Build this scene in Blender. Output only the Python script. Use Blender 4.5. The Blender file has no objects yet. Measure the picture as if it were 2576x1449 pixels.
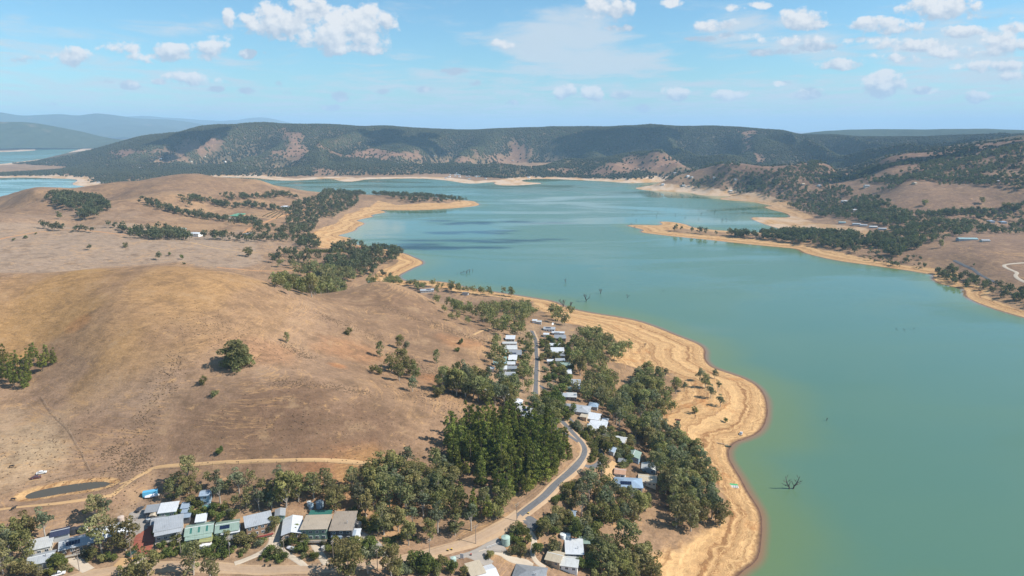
import bpy, math, random
import numpy as np
from mathutils import Vector

# ------------------------------------------------------------------ camera, sky, sun, exposure
SC = bpy.context.scene
COL = SC.collection
W, H2, F = 2576.0, 1449.0, 1718.0          # trace coordinates of the photograph and its focal length in the same unit
CAM_Z, PITCH = 230.0, math.radians(13.18)
cam = bpy.data.cameras.new('camera')
cam.sensor_width = 36.0
cam.lens = 36.0 * F / W
cam.clip_start, cam.clip_end = 1.0, 120000.0
camo = bpy.data.objects.new('camera', cam)
COL.objects.link(camo)
camo.location = (0, 0, CAM_Z)
camo.rotation_euler = (math.pi / 2 - PITCH, 0, 0)
SC.camera = camo

SUN_EL, SUN_AZ = math.radians(43.0), math.radians(97.0)   # azimuth clockwise from +y (view direction)
sl = bpy.data.lights.new('sun', 'SUN')
sl.energy, sl.angle, sl.color = 5.0, math.radians(0.5), (1.0, 0.95, 0.87)
so = bpy.data.objects.new('sun', sl)
COL.objects.link(so)
sdir = Vector((math.sin(SUN_AZ) * math.cos(SUN_EL), math.cos(SUN_AZ) * math.cos(SUN_EL), math.sin(SUN_EL)))
so.rotation_euler = sdir.to_track_quat('Z', 'Y').to_euler()

SC.view_settings.view_transform = 'Standard'
SC.view_settings.look = 'None'
SC.view_settings.exposure = 0.55
SC.view_settings.gamma = 1.0
SC.view_settings.use_curve_mapping = False
SC.render.engine = 'CYCLES'
cy = SC.cycles
cy.max_bounces, cy.diffuse_bounces, cy.glossy_bounces = 4, 2, 2
cy.transmission_bounces, cy.transparent_max_bounces, cy.volume_bounces = 1, 6, 1
cy.caustics_reflective = cy.caustics_refractive = False
cy.use_denoising = True

# ------------------------------------------------------------------ node helpers
class NT:
    def __init__(s, tree):
        s.t = tree
    def n(s, typ, **kw):
        nd = s.t.nodes.new(typ)
        ins = kw.pop('ins', {})
        for k, v in kw.items():
            setattr(nd, k, v)
        for k, v in ins.items():
            s.put(nd.inputs[k], v)
        return nd
    def put(s, sock, v):
        if isinstance(v, bpy.types.NodeSocket):
            s.t.links.new(v, sock)
        elif isinstance(v, (tuple, list)) and sock.type == 'RGBA' and len(v) == 3:
            sock.default_value = (*v, 1)
        else:
            sock.default_value = v
    def math(s, op, a, b=0.0, c=0.0, clamp=False):
        nd = s.n('ShaderNodeMath', operation=op, use_clamp=clamp)
        s.put(nd.inputs[0], a); s.put(nd.inputs[1], b); s.put(nd.inputs[2], c)
        return nd.outputs[0]
    def vec(s, op, a, b=(0, 0, 0), out=0):
        nd = s.n('ShaderNodeVectorMath', operation=op)
        s.put(nd.inputs[0], a)
        if op == 'SCALE':
            s.put(nd.inputs['Scale'], b)
        else:
            s.put(nd.inputs[1], b)
        return nd.outputs[out]
    def mix(s, f, a, b, blend='MIX'):
        nd = s.n('ShaderNodeMix', data_type='RGBA', blend_type=blend)
        s.put(nd.inputs[0], f); s.put(nd.inputs[6], a); s.put(nd.inputs[7], b)
        return nd.outputs[2]
    def ss(s, x, a, b, lo=0.0, hi=1.0):
        nd = s.n('ShaderNodeMapRange', interpolation_type='SMOOTHSTEP')
        for i, v in enumerate((x, a, b, lo, hi)):
            s.put(nd.inputs[i], v)
        return nd.outputs[0]
    def noise(s, v, scale, detail=3.0, rough=0.55, dist=0.0, col=False):
        nd = s.n('ShaderNodeTexNoise')
        s.put(nd.inputs['Vector'], v)
        nd.inputs['Scale'].default_value = scale
        nd.inputs['Detail'].default_value = detail
        nd.inputs['Roughness'].default_value = rough
        nd.inputs['Distortion'].default_value = dist
        return nd.outputs[1 if col else 0]

# P px -> (azimuth clockwise from +y, tangent of the elevation over horizontal distance)
def ray(u, v):
    a, b = (np.asarray(u, float) - W / 2) / F, -(np.asarray(v, float) - H2 / 2) / F
    cp, sp = math.cos(PITCH), math.sin(PITCH)
    fy, fz = cp + b * sp, -sp + b * cp
    hz = np.hypot(a, fy)
    return np.arctan2(a, fy), fz / hz

# ------------------------------------------------------------------ world: Nishita sky with drawn-in clouds by direction
wd = bpy.data.worlds.new('World')
SC.world = wd
wd.use_nodes = True
wd.cycles.sampling_method = 'MANUAL'
wd.cycles.sample_map_resolution = 512
wd.node_tree.nodes.clear()
q = NT(wd.node_tree)
sky = q.n('ShaderNodeTexSky', sky_type='NISHITA', sun_disc=False)
sky.sun_elevation, sky.sun_rotation = SUN_EL, SUN_AZ
sky.altitude, sky.air_density, sky.dust_density, sky.ozone_density = 300.0, 1.0, 0.6, 1.5
tc = q.n('ShaderNodeTexCoord')
sep = q.n('ShaderNodeSeparateXYZ', ins={0: tc.outputs['Generated']})
yy = q.math('MAXIMUM', sep.outputs[1], 0.02)
px = q.math('DIVIDE', sep.outputs[0], yy)
pz = q.math('DIVIDE', sep.outputs[2], yy)
pv = q.n('ShaderNodeCombineXYZ', ins={0: px, 1: pz}).outputs[0]
def sky_xy(u, v):
    az, te = ray(u, v)
    return math.tan(az), float(te / math.cos(az))
# the billowy edge of every cumulus
pvn = q.n('ShaderNodeCombineXYZ', ins={0: px, 1: q.math('MULTIPLY', pz, 1.25)}).outputs[0]
nb = q.noise(pvn, 34.0, 6.0, 0.60)
nb2 = q.noise(q.vec('ADD', pvn, (0.006, 0.009, 0.0)), 34.0, 6.0, 0.60)
nbig = q.noise(pvn, 9.0, 2.0, 0.5)
CUM = [  # u, v, half width, half height, weight
    (700, 55, 95, 42, 1.0), (770, 18, 52, 26, .9), (905, 70, 78, 52, 1.15), (850, 95, 120, 38, 1.0), (965, 55, 22, 22, 1.0), (900, 118, 70, 20, .85),
    (625, 45, 26, 22, .75), (575, 48, 16, 26, .62), (545, 95, 44, 12, .55), (530, 122, 48, 26, .95), (432, 133, 62, 22, .95),
    (300, 120, 52, 18, .55), (345, 148, 48, 14, .5), (175, 142, 52, 22, .95), (75, 150, 42, 10, .5), (620, 136, 22, 12, .75),
    (478, 200, 62, 14, .75), (328, 214, 26, 9, .7), (540, 225, 20, 7, .6), (702, 212, 17, 8, .7), (676, 136, 16, 7, .5),
    (1526, 20, 58, 32, 1.05), (1262, 112, 30, 14, .7), (1143, 179, 32, 10, .95), (860, 243, 22, 10, .6), (830, 271, 26, 7, .6),
    (1420, 230, 30, 16, .9), (1492, 232, 28, 17, .95), (1556, 238, 28, 9, .6), (1700, 235, 32, 16, .85), (1835, 236, 46, 12, .7),
    (1615, 272, 24, 9, .6), (2028, 236, 48, 11, .7), (2222, 212, 50, 26, 1.0), (2240, 195, 20, 18, .8), (2330, 227, 30, 8, .75), (2450, 244, 44, 12, .8),
    (2020, 48, 62, 26, 1.1), (1690, 5, 30, 12, .9), (1850, 20, 30, 10, .75), (2370, 22, 100, 28, 1.0), (2225, 68, 95, 22, .95), (1915, 12, 36, 9, .7),
    (2000, 100, 80, 14, .75), (2050, 116, 60, 12, .8), (1950, 132, 60, 11, .7), (2180, 100, 60, 12, .75), (2290, 112, 90, 18, .85), (2420, 128, 80, 20, .85), (2520, 112, 70, 28, .9), (2250, 146, 60, 14, .7), (2500, 168, 90, 16, .8),
    (1800, 62, 60, 14, .75), (1865, 90, 50, 12, .7), (1760, 98, 40, 7, .6), (2560, 190, 60, 14, .7), (2560, 70, 40, 14, .7), (1560, 70, 40, 8, .5), (960, 230, 30, 6, .5), (1060, 224, 40, 6, .45), (1190, 210, 18, 7, .5), (1290, 258, 26, 6, .5), (400, 205, 24, 6, .5), (260, 205, 30, 5, .4), (130, 262, 26, 6, .4), (620, 228, 24, 6, .45), (1960, 210, 30, 6, .5), (720, 232, 16, 5, .45),
    (2500, 45, 40, 10, .6), (2420, 80, 60, 15, .8), (2120, 162, 70, 14, .8),
]
pxxx = q.n('ShaderNodeCombineXYZ', ins={0: px, 1: px, 2: px}).outputs[0]
pzzz = q.n('ShaderNodeCombineXYZ', ins={0: pz, 1: pz, 2: pz}).outputs[0]
def vma(a, b_, c):
    nd = q.n('ShaderNodeVectorMath', operation='MULTIPLY_ADD')
    for i, v in enumerate((a, b_, c)):
        q.put(nd.inputs[i], v)
    return nd.outputs[0]
def chain(items, up, kx, kz):
    # three clouds at a time, one in each channel: weight * (1 - distance squared)
    out = None
    items = list(items)
    while len(items) % 3:
        items.append(items[-1])
    for i in range(0, len(items), 3):
        t3 = items[i:i + 3]
        c = [sky_xy(u, v - rv * up) for u, v, ru, rv, w in t3]
        sx = [F / (ru * kx) for u, v, ru, rv, w in t3]; sz = [F / (rv * kz) for u, v, ru, rv, w in t3]
        w3 = [w for *_, w in t3]
        dx = vma(pxxx, tuple(sx), tuple(-c[j][0] * sx[j] for j in range(3)))
        dz = vma(pzzz, tuple(sz), tuple(-c[j][1] * sz[j] for j in range(3)))
        r2 = vma(dx, dx, q.vec('MULTIPLY', dz, dz))
        g = vma(r2, tuple(-w for w in w3), tuple(w3))
        out = g if out is None else q.vec('MAXIMUM', out, g)
    o3 = q.n('ShaderNodeSeparateXYZ', ins={0: out}).outputs
    return q.math('SMOOTH_MAX', q.math('SMOOTH_MAX', o3[0], o3[1], .1), o3[2], .1)
CUM = [(u, v, ru, rv * (1.25 if v > 195 else 1.0), w * (1.35 if v > 195 else 1.08)) for u, v, ru, rv, w in CUM]      # low ones stand behind more air
dens = chain(CUM, 0, 1.25, 1.2)
big = [c for c in CUM if c[3] >= 14]
hgt = q.math('SUBTRACT', chain(big, .4, 1.25, 1.2), chain(big, -.4, 1.25, 1.2))
dd = q.math('ADD', q.math('MULTIPLY', dens, 0.92), q.math('MULTIPLY_ADD', nb, 3.0, -1.68))
dd = q.math('ADD', dd, q.math('MULTIPLY_ADD', nbig, 0.5, -0.25))
cmask = q.ss(dd, 0.0, 0.55)
cmask = q.math('MULTIPLY', cmask, q.ss(dens, -0.25, 0.1))
lit = q.math('MULTIPLY_ADD', q.math('SUBTRACT', nb, nb2), 3.4, 0.66)
lit = q.math('ADD', lit, q.math('MULTIPLY', q.math('MINIMUM', q.math('MAXIMUM', hgt, -1.0), 0.5), 0.80), clamp=True)
ccol = q.mix(lit, (0.55, 0.66, 0.80), (0.99, 0.99, 1.0))
# veils and broken sheets, on a flat layer seen in perspective
zz = q.math('ADD', q.math('MAXIMUM', sep.outputs[2], 0.0), 0.045)
lay = q.n('ShaderNodeCombineXYZ', ins={0: q.math('DIVIDE', sep.outputs[0], zz), 1: q.math('DIVIDE', sep.outputs[1], zz)}).outputs[0]
nl = q.noise(q.vec('MULTIPLY', lay, (1.0, 0.75, 1)), 1.55, 6.0, 0.62, 0.4)
nl2 = q.noise(q.vec('ADD', lay, (7, 3, 0)), 0.45, 2.0, 0.5)
VEIL = [(1430, 105, 180, 66, 1.35), (1520, 150, 160, 44, 1.5), (1500, 170, 200, 26, 1.5), (1330, 30, 140, 18, .7), (1240, 225, 420, 40, .5), (200, 225, 620, 70, .62),
        (2400, 130, 210, 60, 1.15), (2480, 185, 170, 50, 1.0), (2060, 115, 130, 40, .95), (1880, 75, 130, 40, .85), (2000, 240, 800, 44, .8), (1500, 285, 1900, 46, .75), (1200, 215, 500, 40, .7), (450, 60, 160, 22, .5), (60, 130, 120, 30, .5), (2250, 105, 260, 26, .7)]
vd = q.math('MAXIMUM', chain(VEIL, 0, 1.2, 1.3), 0.0)
vm = q.math('ADD', q.math('MULTIPLY', vd, 0.62), q.math('MULTIPLY_ADD', nl, 2.6, -1.38))
vm = q.math('ADD', vm, q.math('MULTIPLY_ADD', nl2, 0.4, -0.2))
vm = q.math('MULTIPLY', q.ss(vm, -0.10, 0.75), 0.80)
tint = q.mix(1.0, sky.outputs[0], (0.68, 1.01, 1.14), 'MULTIPLY')
skyc = q.mix(vm, tint, (5.2, 5.7, 6.2))
cl = q.vec('SCALE', ccol, 6.9)
final = q.mix(q.math('MULTIPLY', cmask, 0.96), skyc, cl)
bg = q.n('ShaderNodeBackground', ins={0: final, 1: 0.088})
q.t.links.new(bg.outputs[0], q.n('ShaderNodeOutputWorld').inputs[0])

# ------------------------------------------------------------------ object helpers
RNG = np.random.default_rng(7)
random.seed(7)

def link(o, parent=None):
    COL.objects.link(o)
    if parent is not None:
        o.parent = parent
    return o

def mesh_np(name, verts, faces, mat=None, smooth=False, attrs=None, mats=None, midx=None):
    """verts (n,3); faces (m,k) array or list of such arrays."""
    me = bpy.data.meshes.new(name)
    fl = faces if isinstance(faces, list) else [faces]
    fl = [np.asarray(f, np.int32) for f in fl if len(f)]
    loops = np.concatenate([f.ravel() for f in fl])
    sizes = np.concatenate([np.full(len(f), f.shape[1], np.int32) for f in fl])
    starts = np.concatenate([[0], np.cumsum(sizes)[:-1]]).astype(np.int32)
    me.vertices.add(len(verts)); me.loops.add(len(loops)); me.polygons.add(len(sizes))
    me.vertices.foreach_set('co', np.asarray(verts, np.float32).ravel())
    me.loops.foreach_set('vertex_index', loops)
    me.polygons.foreach_set('loop_start', starts)
    me.polygons.foreach_set('loop_total', sizes)
    if midx is not None:
        me.polygons.foreach_set('material_index', np.asarray(midx, np.int32))
    me.polygons.foreach_set('use_smooth', np.full(len(sizes), smooth, bool))
    for nm, dom, typ, data in (attrs or []):
        a = me.attributes.new(nm, typ, dom)
        a.data.foreach_set('color' if typ == 'FLOAT_COLOR' else 'value', np.asarray(data, np.float32).ravel())
    me.update(calc_edges=True)
    for m in (mats or ([mat] if mat else [])):
        me.materials.append(m)
    return me

def obj(name, me, parent=None):
    return link(bpy.data.objects.new(name, me), parent)

def tag(o, label=None, cat=None, group=None, kind=None):
    for k, v in (('label', label), ('category', cat), ('group', group), ('kind', kind)):
        if v:
            o[k] = v
    return o

def struct(name, me):
    return tag(obj(name, me), kind='structure')

# ------------------------------------------------------------------ value noise for shapes
def vnoise(x, y, seed=0):
    xi, yi = np.floor(x).astype(np.int64), np.floor(y).astype(np.int64)
    fx, fy = x - xi, y - yi
    fx, fy = fx * fx * (3 - 2 * fx), fy * fy * (3 - 2 * fy)
    def h(a, b):
        n = (a * 374761393 + b * 668265263 + seed * 974634777) & 0xFFFFFFFF
        n = ((n ^ (n >> 13)) * 1274126177) & 0xFFFFFFFF
        return ((n ^ (n >> 16)) & 0xFFFF) / 65535.0
    return (h(xi, yi) * (1 - fx) + h(xi + 1, yi) * fx) * (1 - fy) + (h(xi, yi + 1) * (1 - fx) + h(xi + 1, yi + 1) * fx) * fy
def fbm(x, y, seed=0, o=4):
    s, a, t = 0, 1.0, 0
    for i in range(o):
        s = s + a * vnoise(x * 2 ** i, y * 2 ** i, seed + i); t += a; a *= .5
    return s / t
def sstep(x, a, b):
    t = np.clip((x - a) / (b - a), 0, 1)
    return t * t * (3 - 2 * t)

# ------------------------------------------------------------------ the lakes, traced along the waterline (z = 0)
def flat(u, v, z=0.0):
    az, te = ray(u, v)
    d = (z - CAM_Z) / te
    return np.stack([np.sin(az) * d, np.cos(az) * d], -1)
LAKE = [(1800,1640),(1835,1500),(1850,1455),(1875,1432),(1895,1420),(1910,1400),(1915,1360),(1918,1320),(1915,1290),(1900,1265),(1880,1235),(1862,1200),(1843,1170),(1833,1150),(1834,1128),(1850,1112),(1880,1103),(1908,1090),(1925,1068),(1932,1040),(1930,1010),(1920,985),(1900,965),(1870,950),(1840,940),(1800,927),(1783,917),(1773,900),(1776,880),(1761,866),(1720,850),(1694,840),(1650,822),(1606,807),(1552,797),(1498,789),(1450,780),(1420,771),(1393,758),(1344,750),(1281,740),(1206,729),(1162,721),(1142,713),(1100,708),(1069,706),(1052,705),(1027,709),(1003,699),(1005,692),(1027,681),(1045,672),(1066,664),(1064,657),(1052,652),(1030,642),(1015,637),(981,628),(954,625),(915,619),(885,613),(869,608),(884,604),(883,599),(862,595),(849,592),(868,588),(895,580),(898,572),(920,563),(908,558),(895,555),(915,550),(942,545),(930,541),(968,535),(972,533),(952,528),(993,529),(1054,529),(1127,525),(1175,521),(1200,518),(1208,514),(1200,510),(1190,505),(1100,499),(1000,496),(900,492),(800,486),(740,478),(680,466),(600,459),(545,456),(530,450),(545,446),(580,446),(642,448),(688,453),(722,454.7),(773,453),(822,448.8),(842,451),(852,455),(878,458),(908,454),(922,451),(981,449.8),(1054,448.8),(1103,451.8),(1140,456),(1164,461),(1195,462),(1230,459),(1247,458),(1242,462),(1254,466),(1291,467),(1327,465),(1374,461),(1322,458),(1310,454),(1335,450),(1400,450.5),(1449,453),(1522,456),(1578,461),(1645,459),(1665,458),(1650,464),(1615,470),(1593,473.5),(1627,479.4),(1681,481.6),(1741,485),(1752,490),(1789,492.5),(1852,493.5),(1802,500),(1833,504),(1898,508),(1911,512),(1950,518.5),(1919,520),(1941,528),(1978,536),(1990,545.6),(1974,547.4),(1893,546),(1888,550),(1908,558.7),(1941,570),(1971,577),(2010,582),(2005,585),(1940,586),(1860,583),(1800,579),(1763,575),(1741,571.7),(1722,563),(1681,557),(1655,558),(1668,564),(1655,567),(1626,566),(1590,565.6),(1574,567.5),(1594,571.7),(1622,579),(1607,583.6),(1637,588),(1702,595.6),(1780,603),(1850,611),(1950,621),(2000,625),(2012,629),(2026,638),(2100,655),(2187,667),(2275,679),(2341,690),(2349,693),(2343,702),(2367,715),(2417,725),(2428,731),(2426,744),(2446,757),(2494,775),(2537,788),(2576,799),(2680,830),(2900,880),(3500,960),(4200,1640)]
LAKE_A = [(-420,395),(-420,384),(-60,384),(0,382.7),(60,380.5),(95,377.8),(88,374),(85,371),(150,370),(215,370.5),(205,374),(190,378),(180,381),(165,387),(161,391),(185,395),(150,397),(122,398),(73,404),(24,410),(0,413),(-150,420),(-420,440)]
LAKE_B = [(-380,452),(-120,451),(0,448),(49,446),(146,449),(190,450.5),(195,455),(176,464),(207,468.8),(252,472.5),(268,476),(255,484),(205,494),(150,504),(60,517),(-30,528),(-380,560)]
WATERS = [flat(*np.array(p, float).T) for p in (LAKE, LAKE_A, LAKE_B)]

def chaikin(p, n=2, closed=True):
    for _ in range(n):
        q_ = np.roll(p, -1, 0) if closed else None
        if closed:
            p = np.stack([p * .75 + q_ * .25, p * .25 + q_ * .75], 1).reshape(-1, p.shape[1])
        else:
            a, b = p[:-1], p[1:]
            p = np.concatenate([p[:1], np.stack([a * .75 + b * .25, a * .25 + b * .75], 1).reshape(-1, p.shape[1]), p[-1:]])
    return p
WATERS = [chaikin(p, 1) for p in WATERS]

def seg_dist(P, poly, closed=True):
    best = np.full(len(P), 1e12)
    A = poly; B = np.roll(poly, -1, 0) if closed else poly[1:]
    for a, b in zip(A, B):
        ab = b - a
        L = max(ab @ ab, 1e-9)
        w = P - a
        t = np.clip((w @ ab) / L, 0, 1)
        dx = w[:, 0] - t * ab[0]; dy = w[:, 1] - t * ab[1]
        np.minimum(best, dx * dx + dy * dy, out=best)
    return np.sqrt(best)
def in_poly(P, poly):
    x, y = P[:, 0], P[:, 1]
    c = np.zeros(len(P), bool)
    for (x1, y1), (x2, y2) in zip(poly, np.roll(poly, -1, 0)):
        if y1 == y2:
            continue
        c ^= ((y1 > y) != (y2 > y)) & (x < (x2 - x1) * (y - y1) / (y2 - y1) + x1)
    return c

# ------------------------------------------------------------------ heights: control points, a thin-plate surface through them
CZ = [  # (u, v, z): a visible ground point of that height above the lake
 (0,1449,46),(400,1449,39),(900,1449,36),(1300,1449,22),(1600,1449,9),(1720,1449,5),(0,1330,50),(400,1300,47),(700,1270,46),(900,1250,44),(1100,1250,39),(1300,1290,32),(1500,1290,21),(1640,1250,12),(1720,1330,9),
 (170,1235,52),(0,1200,56),(400,1170,55),(700,1160,56),(930,1165,51),(1100,1130,49),(1280,1130,43),(1200,1060,47),(1440,1130,34),(1480,1080,29),(1560,1150,22),(1600,1100,16),(1700,1180,7),(1700,1080,7),
 (800,1000,72),(500,1050,68),(1000,1050,60),(1100,980,54),(250,1050,66),(60,1050,62),(100,900,76),(250,900,84),(0,800,92),
 (450,666,112),(350,672,110),(250,678,108),(130,690,104),(0,692,103),(560,680,107),(650,706,98),(750,745,84),(820,775,75),(450,760,103),(595,900,85),(730,850,77),(875,830,68),(300,800,99),(450,900,87),(450,1000,73),
 (930,900,58),(1050,850,50),(960,710,57),(900,722,55),(1050,738,44),(1120,790,40),(1000,800,53),(880,770,62),
 (760,690,24),(900,650,11),(800,640,20),(700,640,30),(600,650,38),(0,640,62),(0,600,66),(200,600,62),(400,610,54),(620,620,37),(300,560,62),(100,560,70),(0,535,78),(90,506,66),(180,530,62),(270,475,66),(500,450,78),(400,452,84),(335,470,68),(610,452,82),(680,462,70),(750,490,40),(720,520,34),(600,520,45),(500,530,48),(450,500,70),(360,500,72),(470,580,44),(580,590,38),(700,580,26),(780,560,14),(850,500,22),(900,482,20),(1000,480,24),(1100,491,22),(1160,498,13),(1000,508,12),(840,600,6),
 (1200,1000,49),(1200,830,38),(1290,900,30),(1290,800,26),(1350,950,29),(1350,860,24),(1450,900,22),(1450,1000,26),(1550,900,10),(1600,1000,9),(1700,960,6),(1700,1000,8),(1780,1000,7),(1650,890,5),(1380,800,14),(1340,1000,34),
 (1600,386,100),(1660,387,105),(1700,404,85),(1740,428,45),(1550,412,60),(1490,440,14),(1600,430,25),(1680,430,30),
 (2100,460,34),(2150,440,60),(1950,455,22),(1830,450,20),(2286,460,84),(2384,465,84),(2576,477,86),(2200,545,24),(2400,560,27),(2500,600,28),(2300,620,15),(2450,650,22),(2576,650,26),(2500,720,10),(2420,690,7),(2300,655,7),(2100,630,7),(1900,597,7),(1750,587,6),(2576,540,34),(2000,510,10),(2100,570,12),(2576,740,9),(2200,490,48)]
CD = [  # (u, v, d): a visible point at that horizontal distance
 (320,347,5500),(440,327,5300),(530,312,5200),(700,307,5000),(830,311,5000),(1000,319,5000),(1130,325,5000),(1290,318,5000),(1420,317,5000),(1500,318,5000),(1590,314,5000),(1640,319,5000),(1700,315,5000),(1770,320,4900),(1850,322,4800),(1920,327,4700),(2000,333,4600),(2080,336,4500),(2200,340,4500),(250,366,5600),(195,382,5600),
 (740,333,4200),(740,372,3900),(560,380,4300),(1860,334,4100),(1880,385,3650),(1300,360,4000),(1310,405,3600),(1250,330,4500),
 (1833,412,2900),(1780,424,2850),(1900,420,2850),(2000,420,2850),(2075,407,2800),(2100,401,2800),(2220,393,2800),(2350,382,2750),(2417,371,2750),(2576,350,2700),(2286,370,3100),(2400,430,2400),(2520,430,2350),(2250,430,2450),(2480,345,3800),(2576,324,4000),(2300,345,3900),(2200,356,3800),(2100,345,4100)]
CH = [  # (u, horizontal distance, z): ground the photograph hides or a slope it only hints at
 (450,800,50),(250,800,60),(60,800,62),(600,820,44),(700,830,34),(960,860,16),(1060,830,8),(860,850,20),
 (150,1850,22),(205,1900,36),(100,1900,16),(40,1900,16),(245,1960,50),(385,1960,78),(560,2010,80),(-60,1800,22),(180,1500,52),(500,2450,22),(300,2300,10),(90,1760,22),(620,2450,20),(-300,1800,30),(-300,1500,70),
 (400,4300,25),(400,3500,12),(150,4300,12),(150,3500,8),(600,3700,18),(800,3600,18),(1000,3600,18),(200,5000,6),(-200,4200,8),(-200,6000,4),(100,7000,3),(-300,9000,10),
 (1000,4200,105),(1390,4250,95),(1590,4250,95),(1780,4250,95),(2060,4000,55),(1480,4250,165),(1700,4200,150),(1480,3600,40),(1150,3700,25),(1700,3700,45),(1990,3500,40),(900,4400,150),(620,4400,140),
 (700,6800,150),(1300,6800,160),(2000,6500,150),(2576,6000,190),(300,7200,25),(700,9500,30),(1500,9500,30),(2400,9500,60),(3000,3000,160),(3000,1700,70),(3000,1100,20),(-500,600,90),(-500,350,60),(-500,1000,70),(100,250,45),(1288,220,25),(2400,230,-4),
 (500,45000,20),(1288,45000,20),(2400,45000,20),(-200,45000,20),(3000,9000,80)]
pts = []
for u, v, z in CZ:
    az, te = ray(u, v); pts.append((float(az), (z - CAM_Z) / float(te), z))
for u, v, d in CD:
    az, te = ray(u, v); pts.append((float(az), d, CAM_Z + d * float(te) - (13 if d >= 3900 else 0)))     # the crowns of the forest make the skyline
for u, d, z in CH:
    az, te = ray(u, 600); pts.append((float(az), d, z))
pts = np.array(pts)
KA = 1.6
def tps_xy(az, d):
    return np.stack([az * KA, np.log(d)], -1)
PX, PZ = tps_xy(pts[:, 0], pts[:, 1]), pts[:, 2]
def kern(r2):
    return 0.5 * r2 * np.log(r2 + 1e-12)
n_ = len(PX)
A = np.zeros((n_ + 3, n_ + 3))
A[:n_, :n_] = kern(((PX[:, None] - PX[None]) ** 2).sum(-1)) + np.eye(n_) * 2e-4
A[:n_, n_] = 1; A[:n_, n_ + 1:] = PX
A[n_:, :n_] = A[:n_, n_:].T
SOL = np.linalg.solve(A, np.concatenate([PZ, [0, 0, 0]]))

NA, ND = 860, 1040
AZ0, AZ1, D0, D1 = math.radians(-60), math.radians(60), 90.0, 46000.0
azs = np.linspace(AZ0, AZ1, NA); lds = np.linspace(math.log(D0), math.log(D1), ND)
GA, GL = np.meshgrid(azs, lds)          # rows: distance
GD = np.exp(GL)
GX, GY = np.sin(GA) * GD, np.cos(GA) * GD
P2 = np.stack([GX.ravel(), GY.ravel()], -1)
Q2 = np.stack([np.clip(GA, -.86, .86).ravel() * KA, GL.ravel()], -1)
base = np.empty(len(Q2))
for i in range(0, len(Q2), 40000):
    s = Q2[i:i + 40000]
    r2 = ((s[:, None] - PX[None]) ** 2).sum(-1)
    base[i:i + 40000] = kern(r2) @ SOL[:n_] + SOL[n_] + s @ SOL[n_ + 1:]
# knolls with a crest of their own
for u_, v_, zt, rad in [(500,437,103,80),(285,459,88,75),(92,503,77,110),(612,446,92,60),(450,666,114,46),(960,709,59,38),(1833,412,None,120),(1655,387,None,130)]:
    a_, t_ = ray(u_, v_)
    if zt is None:
        dk = {1833: 2900, 2286: 3100, 2100: 2820, 1655: 3500, 2330: 1880}[u_]; zt = CAM_Z + dk * float(t_)
    else:
        dk = (zt - CAM_Z) / float(t_)
    cx_, cy_ = math.sin(a_) * dk, math.cos(a_) * dk
    r2 = ((P2[:, 0] - cx_) ** 2 + (P2[:, 1] - cy_) ** 2) / rad ** 2
    here = base[np.argmin(r2)]
    base += (zt - here) * np.exp(-r2)
wet = np.zeros(len(P2), bool); shore = np.full(len(P2), 1e9)
for poly in WATERS:
    wet |= in_poly(P2, poly)
    shore = np.minimum(shore, seg_dist(P2, poly))
x_, y_ = P2.T
dd_ = np.hypot(x_, y_)
# folds and spurs, growing with height and distance
relief = (fbm(x_ / 620, y_ / 620, 3, 4) - .5)
ridged = 1 - np.abs(np.clip((fbm(x_ / 400 + 9 + .25 * np.sin(y_ / 500), y_ / 2200, 11, 2) - .5) * 2.9, -1, 1))
ridged = ridged * .8 + .2 * (1 - np.abs(2 * fbm(x_ / 210 + 5, y_ / 420, 17, 2) - 1))
farw = sstep(dd_, 2350, 3300) * sstep(base, 20, 90) * (1 - sstep(dd_, 4600, 5050) * .93)
farw = farw * (1 - .8 * ((x_ > 560) & (dd_ < 3350))) * sstep(np.hypot(x_ - 745, y_ - 3420), 300, 620)
base = base + farw * ((ridged - 1) * 310 + relief * 40) * np.clip(base / 170, .25, 1)
midw = sstep(dd_, 900, 1500) * (1 - sstep(dd_, 2600, 3200)) * sstep(base, 15, 50)
base = base + midw * ((fbm(x_ / 170, y_ / 170, 21, 4) - .5) * 15 - np.abs(fbm(x_ / 230 + 3, y_ / 230, 27, 3) - .5) * 26 + 3)
base = base + (fbm(x_ / 45, y_ / 45, 31, 4) - .5) * 2.6 * sstep(base, 12, 40)
base = base + (fbm(x_ / 9, y_ / 9, 41, 2) - .5) * .5
wid = np.clip(dd_ * .075, 45, 240)
s_ = sstep(shore, 0, wid)
slope = np.interp(dd_, [0, 700, 2500], [.085, .06, .02])
hz = np.where(wet, -np.minimum(shore * .09, 5.0) - .02, np.maximum(base, 1.2) * s_ + slope * shore * (1 - s_) * .9 + .02)
# little terraces that the falling water has left on the near bare bank
bank = (~wet) & (dd_ < 1500) & (shore < 70)
hz = hz + np.where(bank, .16 * np.sin(shore * 1.15 + 3 * fbm(x_ / 18, y_ / 18, 51, 2)) * np.minimum(shore / 6, 1), 0)
# the farm dam in the paddock
POND_Z = 52.0
POND = chaikin(flat(*np.array([(55,1251),(70,1240),(110,1229),(160,1220),(215,1212),(255,1209),(280,1212),(285,1217),(265,1226),(220,1234),(160,1243),(100,1254),(66,1258)], float).T, POND_Z), 2)
pd_ = np.where(in_poly(P2, POND), -1, 1) * seg_dist(P2, POND)
hz = np.where(pd_ < 30, hz + (POND_Z + .12 + np.clip(pd_ * .16, -2, 2.2) - hz) * (1 - sstep(pd_, 5, 26)), hz)
HZ = hz.reshape(ND, NA)
SH = np.where(wet, -shore, shore).reshape(ND, NA)

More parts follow.
